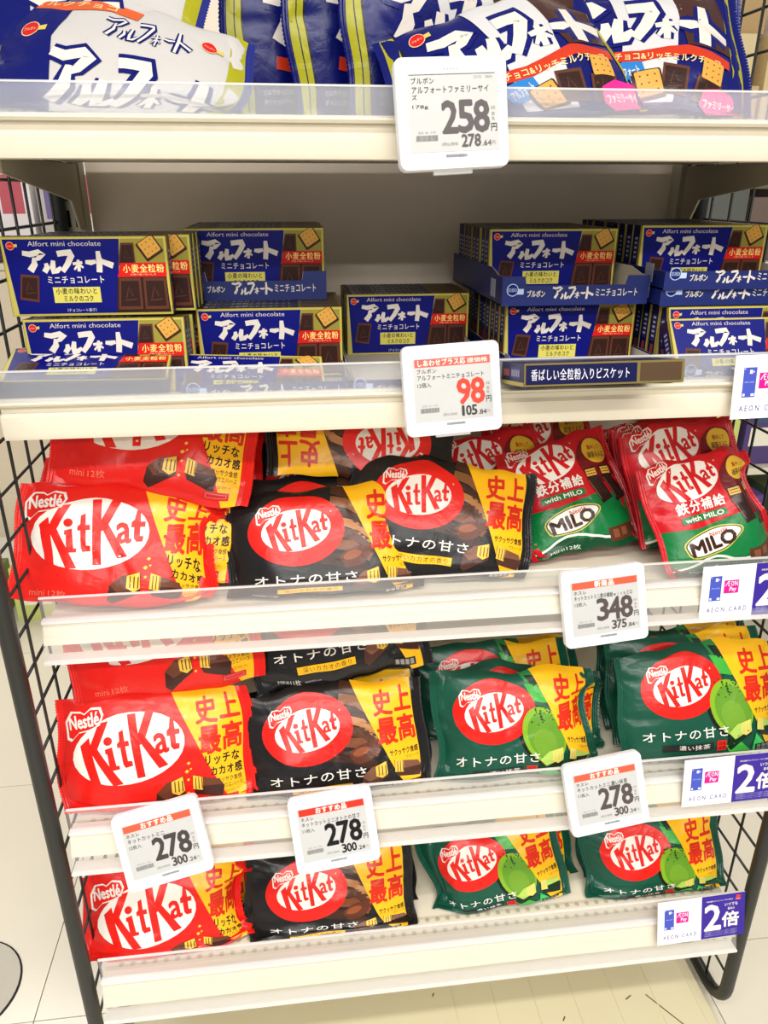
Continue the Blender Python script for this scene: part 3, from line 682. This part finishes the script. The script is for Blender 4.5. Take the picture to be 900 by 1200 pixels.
def make_bag(kind, label, loc, tilt, roll, yaw, w_, h_, seed, deck, ceil, thick=.017, warp={}, group=None, yfront=None, cat='snack bag'):
    fn, base = KINDS[kind]
    if kind not in BAKED: BAKED[kind] = fn().bake(GRID)
    A = BAKED[kind]; nu, nv = GRID
    Pt, a, b = bag_surface(nu, nv, w_, h_, thick, seed, warp)
    r = empty('chocolate_bag' if kind in ('red', 'black', 'green', 'milo') else 'biscuit_bag', loc); tag(r, label, cat, group)
    Mx = Matrix.Translation(loc) @ Matrix.Rotation(math.radians(yaw), 4, 'Z') @ Matrix.Rotation(math.radians(90 - tilt), 4, 'X') @ Matrix.Rotation(math.radians(roll), 4, 'Z')
    Mn = np.array(Mx); Mi = np.array(Mx.inverted())
    def settle(Q):          # the lower edge crumples onto the deck instead of passing through it
        s = Q.shape; W_ = Q.reshape(-1, 3) @ Mn[:3, :3].T + Mn[:3, 3]
        zc = deck + .003; m = .022; d = W_[:, 2] - zc
        W_[:, 2] = np.where(d < m, zc + m * np.exp((d - m) / m), W_[:, 2]); lowq = np.clip((m - d) / .05, 0, 1)
        if ceil is not None:
            dc = ceil - W_[:, 2]; W_[:, 2] = np.where(dc < .02, ceil - .02 * np.exp((dc - .02) / .02), W_[:, 2])
        if yfront is not None:
            yl = yfront + .004; e = W_[:, 1] - yl; W_[:, 1] = np.where(e < .012, yl + .012 * np.exp((e - .012) / .012), W_[:, 1])
        return ((W_ - Mn[:3, 3]) @ Mn[:3, :3]).reshape(s)
    Pt = settle(Pt); Nn = normals_of(Pt)
    # sheet lattice -> triangles
    idx = np.arange((nu + 1) * (nv + 1)).reshape(nv + 1, nu + 1)
    q = np.stack([idx[:-1, :-1], idx[1:, :-1], idx[1:, 1:], idx[:-1, 1:]], -1).reshape(-1, 4)
    tri = np.concatenate([q[:, [0, 1, 2]], q[:, [0, 2, 3]]])
    # back sheet, coarser lattice, seam shared by position
    Bk = Pt.copy(); t_ = thick * .8
    side = np.sin(np.clip((1 - np.abs(a)) / .55, 0, 1) * math.pi / 2); rl = np.clip(1 - np.abs(b) ** 2.6, 0, 1) ** .55
    Bk[..., 2] = np.where(side * rl > 0.001, -t_ * side * rl, Pt[..., 2]); Bk = settle(Bk[::2, ::2]); nb = -normals_of(Bk)
    idb = np.arange(Bk.shape[0] * Bk.shape[1]).reshape(Bk.shape[:2]) + Pt.shape[0] * Pt.shape[1]
    qb = np.stack([idb[:-1, :-1], idb[:-1, 1:], idb[1:, 1:], idb[1:, :-1]], -1).reshape(-1, 4); trib = np.concatenate([qb[:, [0, 1, 2]], qb[:, [0, 2, 3]]])
    # art follows the sheet
    fu = np.clip(A.V[:, 0], 0, 1) * nu; fv = np.clip(A.V[:, 1], 0, 1) * nv; i = np.minimum(fu.astype(int), nu - 1); j = np.minimum(fv.astype(int), nv - 1); fu -= i; fv -= j
    def samp(F):
        p00, p01, p10, p11 = F[j, i], F[j, i + 1], F[j + 1, i], F[j + 1, i + 1]      # split along 00-11 like the sheet
        lo = p00 + fv[:, None] * (p10 - p00) + fu[:, None] * (p11 - p10); hi = p00 + fu[:, None] * (p01 - p00) + fv[:, None] * (p11 - p01)
        return np.where((fv > fu)[:, None], lo, hi)
    n = samp(Nn); n /= np.linalg.norm(n, axis=1, keepdims=True) + 1e-9; PA = samp(Pt) + n * (.0004 + A.V[:, 2:3] * STEP)
    V = np.concatenate([Pt.reshape(-1, 3), Bk.reshape(-1, 3), PA]); N = np.concatenate([Nn.reshape(-1, 3), nb.reshape(-1, 3), n])
    off = Pt.shape[0] * Pt.shape[1] + Bk.shape[0] * Bk.shape[1]
    T = np.concatenate([tri, trib, A.T + off]); mi = np.concatenate([np.zeros(len(tri) + len(trib), int), A.mi + 1])
    mats = [ink(base, True)] + [ink(c, True) for c in A.cols]
    link('pouch', mesh_np('pouch', V, T, mats, mi, N), r)
    # crimped seals at both ends: saw-toothed outer edge, fine ridges
    for sd in (0, -1):
        e = Pt[:, sd]; dirn = -1 if sd == 0 else 1; m = 90
        s_ = np.linspace(0, len(e) - 1, m); k0 = np.minimum(s_.astype(int), len(e) - 2); f = (s_ - k0)[:, None]; E_ = e[k0] * (1 - f) + e[k0 + 1] * f
        Vs = []; NX = 6
        for c in range(NX):
            o = E_.copy(); o[:, 0] += dirn * (.0085 * c / (NX - 1) + (.0011 * (np.arange(m) % 2) if c == NX - 1 else 0) - .001); o[:, 2] += (.0006 if c % 2 else -.0002); Vs.append(o)
        Vs = np.stack(Vs, 1); ids = np.arange(m * NX).reshape(m, NX); qs = np.stack([ids[:-1, :-1], ids[1:, :-1], ids[1:, 1:], ids[:-1, 1:]], -1).reshape(-1, 4)
        if sd == 0: qs = qs[:, ::-1]
        scol = base if kind not in ('white',) else (30, 40, 120)
        link('end_seal', mesh_np('end_seal', Vs.reshape(-1, 3), qs, [ink(scol, True)]), r)
    r.matrix_world = Mx
    return r

BAGS = [
    ('A1', 'red', (-0.207, 0.055, 0.798), 30, -7, 0, 0.216, 0.142),
    ('A3', 'red', (-0.184, 0.090, 0.817), 28, -4, 0, 0.216, 0.145),
    ('A4', 'red', (-0.210, 0.105, 0.743), 12, -2, 0, 0.215, 0.145),
    ('A2', 'red', (-0.160, 0.118, 0.911), 32, -11, 0, 0.216, 0.145),
    ('A5', 'red', (-0.158, 0.160, 0.879), 25, -8, 0, 0.216, 0.145),
    ('A6', 'red', (-0.149, 0.200, 0.872), 20, -8, 0, 0.216, 0.145),
    ('B1', 'black', (0.027, 0.060, 0.778), 28, 1, 0, 0.217, 0.148),
    ('B1b', 'black', (0.036, 0.095, 0.778), 28, 0, 0, 0.217, 0.148),
    ('B1c', 'black', (0.044, 0.160, 0.799), 28, -1, 0, 0.215, 0.148),
    ('B1d', 'black', (0.081, 0.150, 0.907), 30, 172, 0, 0.215, 0.148),
    ('B2', 'black', (0.168, 0.080, 0.800), 30, -10, 0, 0.213, 0.148),
    ('M0b', 'milo', (0.339, 0.220, 0.815), 28, 8, 0, 0.140, 0.158),
    ('M0a', 'milo', (0.255, 0.165, 0.802), 32, 8, 0, 0.140, 0.158),
    ('M1', 'milo', (0.346, 0.125, 0.808), 38, 13, 0, 0.140, 0.155),
    ('M2d', 'milo', (0.500, 0.210, 0.798), 20, 7, 0, 0.140, 0.158),
    ('M2c', 'milo', (0.501, 0.180, 0.804), 20, 8, 0, 0.140, 0.158),
    ('M2b', 'milo', (0.499, 0.150, 0.812), 20, 9, 0, 0.140, 0.158),
    ('M2', 'milo', (0.497, 0.115, 0.820), 22, 9, 0, 0.142, 0.158),
    ('M3', 'milo', (0.502, 0.060, 0.803), 30, 12, 0, 0.142, 0.152),
    ('C1', 'red', (-0.187, 0.014, 0.539), 25, 2, 0, 0.220, 0.150),
    ('C2', 'red', (-0.174, 0.075, 0.669), 25, 5, 0, 0.218, 0.148),
    ('C3', 'black', (0.030, 0.016, 0.528), 25, 3, 0, 0.217, 0.150),
    ('C3b', 'black', (0.038, 0.052, 0.512), 25, 4, 0, 0.215, 0.150),
    ('C4', 'black', (0.038, 0.085, 0.664), 25, 7, 0, 0.214, 0.148),
    ('C5', 'green', (0.261, 0.014, 0.535), 25, 0, 0, 0.205, 0.148),
    ('C6', 'green', (0.286, 0.050, 0.519), 24, -4, 0, 0.205, 0.148),
    ('C7', 'green', (0.249, 0.090, 0.529), 24, -1, 0, 0.205, 0.148),
    ('C7b', 'green', (0.277, 0.125, 0.508), 22, -1, 0, 0.205, 0.148),
    ('C8', 'green', (0.509, 0.014, 0.553), 25, 2, 0, 0.212, 0.148),
    ('C9', 'green', (0.508, 0.052, 0.547), 24, 3, 0, 0.210, 0.148),
    ('C10', 'green', (0.511, 0.088, 0.537), 22, 3, 0, 0.210, 0.148),
    ('D1', 'red', (-0.199, 0.014, 0.263), 25, 3, 0, 0.215, 0.142),
    ('D2', 'red', (-0.203, 0.050, 0.248), 25, 3, 0, 0.215, 0.142),
    ('D3', 'black', (0.017, 0.018, 0.255), 25, 1, 0, 0.219, 0.146),
    ('D3b', 'black', (0.026, 0.054, 0.228), 24, 1, 0, 0.217, 0.146),
    ('D4', 'green', (0.250, 0.030, 0.270), 25, 9, 0, 0.195, 0.142),
    ('D4b', 'green', (0.277, 0.066, 0.246), 22, 8, 0, 0.195, 0.142),
    ('D5', 'green', (0.490, 0.026, 0.258), 25, 1, 0, 0.200, 0.142),
    ('D5b', 'green', (0.499, 0.062, 0.242), 22, 2, 0, 0.200, 0.142),
    ('E1', 'white', (-0.150, 0.045, 1.266), 40, -12, 0, 0.225, 0.150),
    ('E2', 'white', (-0.177, 0.100, 1.318), 35, -9, 0, 0.205, 0.150),
    ('F1', 'alfort', (0.056, 0.200, 1.306), 3, 5, 22, 0.225, 0.170),
    ('F1b', 'alfort', (0.119, 0.170, 1.303), 3, 5, 22, 0.225, 0.170),
    ('F2', 'alfort', (0.174, 0.135, 1.299), 3, 4, 20, 0.225, 0.170),
    ('G1', 'alfort', (0.222, 0.050, 1.272), 38, 19, 0, 0.225, 0.160),
    ('G2', 'alfort', (0.350, 0.085, 1.292), 36, 0, -8, 0.215, 0.160),
    ('H1', 'alfort', (0.304, 0.240, 1.351), 8, 0, 0, 0.225, 0.170),
    ('H2', 'white', (0.410, 0.200, 1.345), 8, 0, 0, 0.200, 0.170),
    ('H3', 'alfort', (0.440, 0.250, 1.352), 8, 3, 0, 0.170, 0.170),
]
LAB = {
 'A1': 'front red wafer bag with big white oval on the third shelf, at the left rack',
 'A3': 'red bag just behind the front red bag of the third shelf, yellow strip showing',
 'A4': 'red bag lowest in the third shelf pile, mostly hidden behind the front one',
 'A2': 'red bag lying on top of the third shelf pile, mini text at its lower left',
 'A5': 'red bag behind the top red bag, only its yellow right end showing',
 'A6': 'rearmost red bag of the third shelf, narrow yellow and red edge showing',
 'B1': 'black bag left of the frontmost black bag on the third shelf, leaning left',
 'B1b': 'black bag whose red arc peeks above the third shelf left black bag',
 'B1c': 'black bag with half a white logo showing between the upside down bag and the arc',
 'B1d': 'upside down black bag at back of the third shelf, yellow end at left',
 'B2': 'frontmost black bag on the third shelf, fully visible and tilted down to the right',
 'M0b': 'red and green malt bag at the very back, right of the upside down black bag',
 'M0a': 'red malt bag directly behind the right corner of the frontmost black bag',
 'M1': 'red and green malt bag lying back right of the frontmost black bag',
 'M2d': 'malt bag standing rearmost in the upright row at right, thin edge showing',
 'M2c': 'malt bag third in the upright row at right, thin edge showing',
 'M2b': 'malt bag second in the upright row at right, thin edge showing',
 'M2': 'upright malt bag behind the rightmost front malt bag, yellow round badge',
 'M3': 'rightmost front malt bag with red top and green bottom on the third shelf',
 'C1': 'front red bag with full white oval logo on the fourth shelf',
 'C2': 'red bag above the fourth shelf front red bag, cut by the shelf above',
 'C3': 'front black bag with red oval on the fourth shelf, above the dark digit price tag',
 'C3b': 'black bag just behind the fourth shelf front black bag, thin yellow band showing',
 'C4': 'black bag above the fourth shelf front black bag, text on its lower half',
 'C5': 'left front green tea bag on the fourth shelf, crumpled right edge',
 'C6': 'green bag right behind the crumpled left front green bag',
 'C7': 'green bag at the fourth shelf back left, red characters on its yellow corner',
 'C7b': 'rearmost green bag of the left green stack on the fourth shelf',
 'C8': 'right front green tea bag with a full red oval, above the payment sign',
 'C9': 'green bag second in the right green stack on the fourth shelf',
 'C10': 'rearmost green bag of the right green stack on the fourth shelf',
 'D1': 'red bag with crumpled right end on the lowest shelf',
 'D2': 'red bag hidden behind the lowest shelf red bag, edge showing at left',
 'D3': 'front black bag on the lowest shelf beside the crumpled red bag',
 'D3b': 'black bag hidden behind the lowest shelf front black bag',
 'D4': 'left green bag on the lowest shelf, tilted up to the right',
 'D4b': 'dark green bag behind the tilted green bag on the lowest shelf',
 'D5': 'right green bag on the lowest shelf, above the lowest payment sign',
 'D5b': 'green bag behind the right green bag on the lowest shelf',
 'E1': 'white biscuit bag with blue end lying at the front left of the topmost shelf',
 'E2': 'white and brown biscuit bag behind the front left one on the topmost shelf',
 'F1': 'blue biscuit bag standing leftmost in the middle of the topmost shelf',
 'F1b': 'blue biscuit bag standing second in the leaning row on the topmost shelf',
 'F2': 'blue biscuit bag standing just behind the 258 yen price tag',
 'G1': 'blue and white biscuit bag lying in front, right of the 258 yen price tag',
 'G2': 'blue biscuit bag with yellow cookies at the right front of the topmost shelf',
 'H1': 'blue biscuit bag standing at the back, centre right of the topmost shelf',
 'H2': 'white biscuit bag standing at the back right of the topmost shelf',
 'H3': 'blue biscuit bag at the far right back beside the slotted upright',
}
GRP = {'A': 'red wafer bags on the third shelf', 'B': 'black wafer bags on the third shelf', 'M': 'malt wafer bags on the third shelf', 'C': 'wafer bags on the fourth shelf', 'D': 'wafer bags on the lowest shelf',
       'E': 'biscuit bags on the topmost shelf', 'F': 'biscuit bags on the topmost shelf', 'G': 'biscuit bags on the topmost shelf', 'H': 'biscuit bags on the topmost shelf'}
DECK = {'A': 2, 'B': 2, 'M': 2, 'C': 3, 'D': 4, 'E': 0, 'F': 0, 'G': 0, 'H': 0}
WARP = {'A1': dict(curl=.012, bend=.006), 'D1': dict(curl=.022), 'C5': dict(curl=.012, curlL=.010), 'D4': dict(curlL=.02, slump=.006), 'C1': dict(bend=.004), 'M3': dict(curl=.012, slump=.004), 'M1': dict(bend=.006),
        'B1': dict(bend=.006), 'G1': dict(bend=.01), 'G2': dict(bend=.012), 'E1': dict(bend=.01), 'C6': dict(curl=.006, slump=.008), 'D5': dict(curlL=.006)}
for i, (nm, kind, loc, tilt, roll, yaw, w_, h_) in enumerate(BAGS):
    g = nm[0]; sh = SHELVES[DECK[g]]; th = .017 if kind != 'milo' else .014
    if nm[-1] in 'bcd' or nm in ('A3', 'A4', 'A5', 'A6', 'C6', 'C7', 'C9', 'C10', 'D2'): th = .012
    if kind in ('alfort', 'white'): th = .016
    make_bag(kind, LAB[nm], loc, tilt, roll, yaw, w_, h_, 11 + i * 7, sh[0], (SHELVES[DECK[g] - 1][0] - .026 if DECK[g] else None), th, WARP.get(nm, {}), GRP[g], sh[3])

# ------------------------------------------------------------------ blue chocolate boxes
BW, BH, BD = .158, .076, .0215
BOXART = art_box().bake()
def box_meshes():
    V, Fc = [], []; box_vf(-BW/2, BW/2, 0, BD, 0, BH, V, Fc)
    me0 = mesh_np('chocolate_box', V, Fc, [M_boxside]); 
    P_, T_, m_, mi = flat_art(BOXART, BW, BH, lambda c: ink(c, rough=.42), 0)
    PF = np.c_[P_[:, 0], -.0001 - P_[:, 2], P_[:, 1] + BH / 2]
    # narrow top face: tan band with gilt edges, blue band with white lettering
    Tp = Art(BW / BD); Tp.rect(0, 0, 1, 1, (120, 106, 58), 1); Tp.rect(.01, .08, .70, .92, (10, 14, 66), 2); Tp.rect(.72, .1, .985, .9, (82, 62, 44), 2)
    Tp.spaced('香ばしい全粒粉入りビスケット', .04, .28, .66, .74, (214, 214, 226), 3, .01)
    Tp.bake(); Q, TT, mm, mj = flat_art(Tp, BW, BD, lambda c: ink(c, rough=.42), 0)
    PT = np.c_[Q[:, 0], Q[:, 1] + BD / 2, BH + .0001 + Q[:, 2]]
    # left and right ends: gilt edge strips and a printed band
    Sd = Art(BD / BH); Sd.rect(0, 0, 1, 1, (10, 14, 70), 1); Sd.rect(.82, 0, 1, 1, (186, 172, 88), 2); Sd.rect(.2, .15, .7, .55, (40, 46, 120), 2); Sd.rect(.3, .6, .62, .85, (150, 60, 60), 2)
    for k in range(5): Sd.rect(.3, .18 + k * .07, .6, .21 + k * .07, (190, 190, 210), 3)
    Sd.bake(); S_, TS, ms, mk = flat_art(Sd, BD, BH, lambda c: ink(c, rough=.42), 0)
    PL = np.c_[-BW/2 - .0001 - S_[:, 2], BD/2 - S_[:, 0], S_[:, 1] + BH/2]; TL = TS
    PR = np.c_[BW/2 + .0001 + S_[:, 2], BD/2 + S_[:, 0] * -1, S_[:, 1] + BH/2]; TR = TS[:, ::-1]
    VV = np.concatenate([np.array(V), PF, PT, PL, PR]); TT2 = []; mi2 = []; mats = [M_boxside]
    TT2 += [f for f in Fc]; mi2 += [0] * len(Fc); off = 8
    for (PP, TQ, MM, MI) in ((PF, T_, m_, mi), (PT, TT, mm, mj), (PL, TL, ms, mk), (PR, TR, ms, mk)):
        base = len(mats); mats += MM; TT2 += [tuple(int(x) + off for x in t) for t in TQ]; mi2 += [base + int(x) for x in MI]; off += len(PP)
    return mesh_np('chocolate_box', VV, TT2, mats, mi2)
BOXM = box_meshes()
first_box = None
def place_box(loc, label, group, rz=0, rx=0, ry=0):
    global first_box
    if first_box is None: first_box = o = link('chocolate_box', BOXM)
    else: o = first_box.copy(); C.objects.link(o)
    o.location = loc; o.rotation_euler = (math.radians(rx), math.radians(ry), math.radians(rz)); tag(o, label, 'box', group)
    return o
random.seed(5)
ORD = ['', 'second', 'third', 'fourth', 'fifth', 'sixth', 'seventh', 'eighth', 'ninth', 'tenth']
def row(x, y, z, n, first, group, rest, dx=0.0, rz=0):
    for k in range(n):
        place_box((x + dx * k + (random.uniform(-.0012, .0012) if k else 0), y + k * (BD + .0006), z), first if k == 0 else ORD[k] + ' ' + rest, group, rz + (random.uniform(-.5, .5) if k else 0))
ZD = .970
# column 1 (left): leaning pile
row(-.2005, .075, ZD + .0815, 1, 'upper front blue box of the leftmost column, fully visible', 'boxes in the leftmost column', '')
row(-.180, .100, ZD + .0815, 3, 'upper box of the leftmost column set back to the right behind the front one', 'boxes in the leftmost column', 'box from the front in the set back upper row of the leftmost column', dx=.001)
row(-.189, .0825, ZD + .0005, 2, 'blue box standing second in the lower leftmost column', 'boxes in the leftmost column', 'box behind the lower front box of the leftmost column', dx=.003)
row(-.170, .130, ZD + .0005, 4, 'lower box of the leftmost column set back to the right', 'boxes in the leftmost column', 'box from the front in the set back lower row of the leftmost column', dx=.001)
place_box((-.189, .058, ZD + .004), 'lower front blue box of the leftmost column, close behind the clear riser', 'boxes in the leftmost column', 0, -4)
place_box((-.203, .004, ZD + .030), 'flat lying blue box at the very front of the leftmost column', 'boxes in the leftmost column', 2, -76, 1)
# trays: floor, two sides, notched front lip with lettering
def tray_front_art():
    A = Art(.172 / .030)
    brush(A, .34, .30, .62, .78, CREAM, 3, .8); A.text('ブルボン', .17, .42, .29, .66, CREAM, 3, .03); A.spaced('ミニチョコレート', .63, .38, .93, .68, CREAM, 3, .015)
    A.ell(.07, .40, .040, .040, (190, 206, 240), 2, n=20); A.ell(.07, .40, .035, .035, (12, 32, 104), 3, n=20); A.rect(.10, .36, .145, .56, (190, 206, 240), 2); A.text('BOURBON', .04, .33, .10, .47, (190, 206, 240), 4)
    return A.bake()
TF = tray_front_art()
def tray(x, y, z, label, w_=.172, d_=.235, h_=.022, tab=.010, up=.006, group='blue card display trays', inner=None):
    t = empty('display_tray', (x, y, z)); tag(t, label, 'tray', group)
    boxo('tray_floor', (-w_/2, w_/2, 0, d_, 0, .0012), M_traywhite, t)
    pts = [(-w_/2, 0), (w_/2, 0), (w_/2, h_ + tab), (w_/2 - .026, h_ + tab), (w_/2 - .028, h_), (-w_/2 + .028, h_), (-w_/2 + .026, h_ + tab), (-w_/2, h_ + tab)]
    def slab(nm, pts2, f, m):
        n = len(pts2); V = [f(a, b, 0) for a, b in pts2] + [f(a, b, 1) for a, b in pts2]
        tl = tessellate_polygon([[Vector((a, b, 0)) for a, b in pts2]])
        Fc = [tuple(q) for q in tl] + [tuple(i + n for i in q)[::-1] for q in tl] + [(i, (i + 1) % n, n + (i + 1) % n, n + i) for i in range(n)]
        me = mesh_np(nm, V, Fc, [m]); bm = bmesh.new(); bm.from_mesh(me); bmesh.ops.recalc_face_normals(bm, faces=bm.faces[:]); bm.to_mesh(me); bm.free(); return link(nm, me, t)
    slab('front_lip', pts, lambda a, b, s: (a, -.0002 + s * .0008, b), M_tray)
    slab('lip_lining', pts, lambda a, b, s: (a * .995, .0007 + s * .0006, b * .995), M_traywhite)
    for s_ in (-1, 1):
        sp = [(0, 0), (d_, 0), (d_, h_ + tab + up), (.05, h_ + tab + up), (.02, h_ + tab), (0, h_ + tab)]
        slab('side_wall', sp, lambda a, b, s: (s_ * (w_/2 - s * .0008), a, b), M_tray)
        slab('wall_lining', sp, lambda a, b, s: (s_ * (w_/2 - .0009 - s * .0006), a, b * .995), M_traywhite)
    V, Fc = [], []   # pale code panel on the left side
    box_vf(-w_/2 - .0004, -w_/2 + .0001, .03, .05, .006, .026, V, Fc); V2, F2 = [], []
    link('code_panel', mesh_np('code_panel', V, Fc, [mat('code_white', (150, 156, 176), .6)]), t)
    P_, T_, m_, mi = flat_art(TF, w_, .030, lambda c: ink(c), 0); Pq = np.c_[P_[:, 0], -.0003 - P_[:, 2], P_[:, 1] + .0145]
    link('printing', mesh_np('printing', Pq, T_, m_, mi), t)
    return t
# column 2
tray(-.026, .008, ZD, 'blue tray on the shelf at the second column, front part empty', d_=.24, tab=0, up=0)
row(-.0235, .113, ZD + .0045, 6, 'lower front blue box of the second column, in the half empty tray', 'boxes in the second column', 'box from the front, lower level of the second column')
tray(-.040, .168, ZD + .0815, 'blue tray stacked on the second column, white lettering on its lip', d_=.20, w_=.164)
row(-.038, .186, ZD + .0835, 8, 'upper front blue box of the second column, standing in the stacked tray', 'boxes in the second column', 'box from the front, upper tray of the second column')
place_box((-.046, .016, ZD + .006), 'tipped blue box lying in the front of the second column tray', 'boxes in the second column', 3, -68, 3)
# column 3
tray(.140, .008, ZD, 'blue tray of the third column with one row of boxes at its back', d_=.34, tab=0, up=0)
row(.1495, .24, ZD + .0015, 5, 'front blue box of the single level third column behind the 98 yen tag', 'boxes in the third column', 'box from the front in the single row of the third column')
# column 4
tray(.330, .060, ZD, 'lower blue tray of the fourth column', d_=.30, tab=0, up=0)
row(.328, .135, ZD + .0015, 9, 'lower front blue box of the fourth column', 'boxes in the fourth column', 'box from the front, lower row of the fourth column')
tray(.322, .110, ZD + .0785, 'upper blue tray of the fourth column with its lip in front of the boxes', d_=.27)
row(.3185, .19, ZD + .0805, 8, 'upper front blue box of the fourth column', 'boxes in the fourth column', 'box from the front, upper tray of the fourth column')
place_box((.290, .004, ZD + .017), 'blue box lying flat at the front of the fourth column', 'boxes in the fourth column', 1, 80)
# column 5
tray(.505, .030, ZD, 'lowest blue tray of the rightmost column', d_=.33, tab=0, up=0)
row(.501, .10, ZD + .0015, 9, 'lower standing blue box of the rightmost column', 'boxes in the rightmost column', 'box from the front, lower row of the rightmost column')
place_box((.502, .066, ZD + .004), 'blue box leaning back in front of the lower rightmost column', 'boxes in the rightmost column', 0, -14)
place_box((.497, .028, ZD + .004), 'frontmost leaning blue box of the rightmost column, under the two trays', 'boxes in the rightmost column', 0, -34)
tray(.499, .088, ZD + .0785 - .0, 'lower of the two nested trays on the rightmost column', d_=.29, tab=0.0, h_=.02, up=0)
tray(.499, .084, ZD + .0785 + .018, 'upper of the two nested trays on the rightmost column', d_=.29, tab=.0, h_=.02, up=0)
row(.496, .165, ZD + .0850, 9, 'upper front blue box of the rightmost column', 'boxes in the rightmost column', 'box from the front, upper tray of the rightmost column')

# ------------------------------------------------------------------ beyond the wire racks: the neighbouring displays
def block(name, dims, col, label, cat, group=None, bands=()):
    x0, x1, y0, y1, z0, z1 = dims; t = empty(name, ((x0 + x1) / 2, y0, z0)); tag(t, label, cat, group)
    w_, h_, d_ = x1 - x0, z1 - z0, y1 - y0
    boxo('carton_body', (-w_/2, w_/2, 0, d_, 0, h_), mat('card_%d_%d_%d' % col, col, .6), t, .002)
    for (a, b, c, d, cc) in bands: boxo('printed_panel', (-w_/2 + a * w_, -w_/2 + b * w_, -.001, .001, c * h_, d * h_), mat('ink_%d_%d_%d' % cc, cc, .5), t)
    return t
KR = (206, 182, 138)
ns = empty('neighbour_shelving', (1.5, 1.15, 0)); tag(ns, 'pale shelving of the next aisle seen through the right wire rack', 'shelving')
for z in (.16, .42, .70, .98, 1.25): boxo('shelf_board', (-.65, .9, 0, .5, z, z + .02), M_creamsh, ns)
boxo('back_board', (-.65, .9, .5, .52, 0, 1.9), M_back, ns); boxo('side_board', (-.67, -.65, 0, .52, 0, 1.9), M_back, ns)
block('carton', (.90, 1.12, 1.17, 1.45, 1.272, 1.395), KR, 'brown carton with a dark red band, lowest at the upper right beyond the rack', 'carton', 'brown cartons beyond the right rack', ((.0, .35, .0, .5, (168, 88, 70)),))
block('carton', (.90, 1.10, 1.17, 1.45, 1.397, 1.50), (226, 208, 162), 'pale carton with red print and white letters beyond the right rack', 'carton', 'brown cartons beyond the right rack', ((.02, .75, .45, .85, (214, 110, 92)), (.1, .7, .28, .42, (240, 228, 214))))
block('carton', (1.13, 1.40, 1.17, 1.45, 1.272, 1.50), (222, 200, 150), 'large pale carton at the upper right edge beyond the rack', 'carton', 'brown cartons beyond the right rack')
block('carton', (.90, 1.12, 1.19, 1.45, 1.502, 1.58), (190, 160, 112), 'brown carton topmost of the stack beyond the right rack', 'carton', 'brown cartons beyond the right rack')
block('white_carton', (1.14, 1.40, 1.18, 1.45, 1.502, 1.62), (236, 232, 226), 'white carton on top at the upper right corner beyond the rack', 'carton', 'brown cartons beyond the right rack')
for k, (x, c) in enumerate(((.93, (60, 66, 66)), (1.05, (92, 96, 92)), (1.17, (110, 92, 84)), (1.29, (96, 84, 80)))):
    block('dim_carton', (x, x + .11, 1.2, 1.45, 1.002, 1.002 + .15 + .02 * (k % 2)), c, ['dark carton', 'grey carton', 'brown grey carton', 'rightmost dim carton'][k] + ' in the shade under the next aisle shelf, middle right', 'carton', 'dim cartons in the next aisle')
for k, (x, z, h_, c, n_) in enumerate(((.98, .722, .16, (226, 214, 120), 'yellow'), (1.10, .722, .19, (150, 190, 110), 'light green'), (1.22, .722, .17, (214, 60, 60), 'red'), (1.34, .722, .19, (236, 236, 232), 'white'),
                                   (1.02, .442, .17, (238, 238, 236), 'white'), (1.14, .442, .15, (206, 214, 120), 'yellow green'), (1.26, .442, .18, (80, 62, 120), 'purple'), (1.40, .442, .16, (236, 230, 214), 'cream'),
                                   (1.12, .182, .15, (70, 54, 110), 'dark purple'), (1.26, .182, .16, (96, 70, 140), 'violet'), (1.40, .182, .16, (90, 110, 80), 'dull green'))):
    row_ = {.722: 'upper', .442: 'middle', .182: 'lowest'}[z]
    block('package', (x, x + .10, 1.18, 1.40, z, z + h_), c, '%s package on the %s shelf of the next aisle, right side' % (n_, row_), 'package', 'packages on the next aisle shelves', ((.15, .85, .3, .6, (240, 236, 220)), (.2, .7, .68, .8, (70, 90, 120))))
# left side
pl = empty('pale_partition', (-.98, 1.46, 0)); tag(pl, 'pale seamed partition beyond the left wire rack', 'partition')
for k in range(6): boxo('panel', (-.60 + k * .2, -.402 + k * .2, 0, .03, .2, .97), mat('partition_paint', (222, 208, 186), .5), pl, .002)
boxo('base_rail', (-.62, .62, .002, .10, 0, .03), M_creamsh, pl)
for k in range(6):
    x = -1.52 + k * .17
    block('green_pack', (x, x + .13, 1.30, 1.42, .0, .15 + .02 * (k % 3)), [(126, 150, 70), (196, 206, 120), (90, 120, 60)][k % 3], ['olive', 'pale green', 'dark green'][k % 3] + ' pack on the floor before the partition, number %s from left' % ['one', 'two', 'three', 'four', 'five', 'six'][k], 'package', 'green packs beyond the left rack', ((.2, .8, .3, .55, (236, 236, 220)),))
for k, (x, c, n_) in enumerate(((-.98, (240, 236, 240), 'white'), (-.87, (150, 120, 170), 'lilac'), (-.76, (236, 232, 236), 'white and pink'), (-.65, (196, 190, 186), 'grey'), (-.54, (244, 240, 240), 'white and red'))):
    block('upper_pack', (x, x + .095, 1.50, 1.62, .99, 1.26 - .03 * (k % 2)), c, n_ + ' upright pack on the partition top, upper left behind the rack', 'package', 'packs on top of the partition', ((.2, .8, .45, .8, (196, 96, 110) if k in (2, 4) else (120, 110, 160)),))
boxo('top_board', (-.62, .62, .01, .20, .972, .988), M_creamsh, pl)
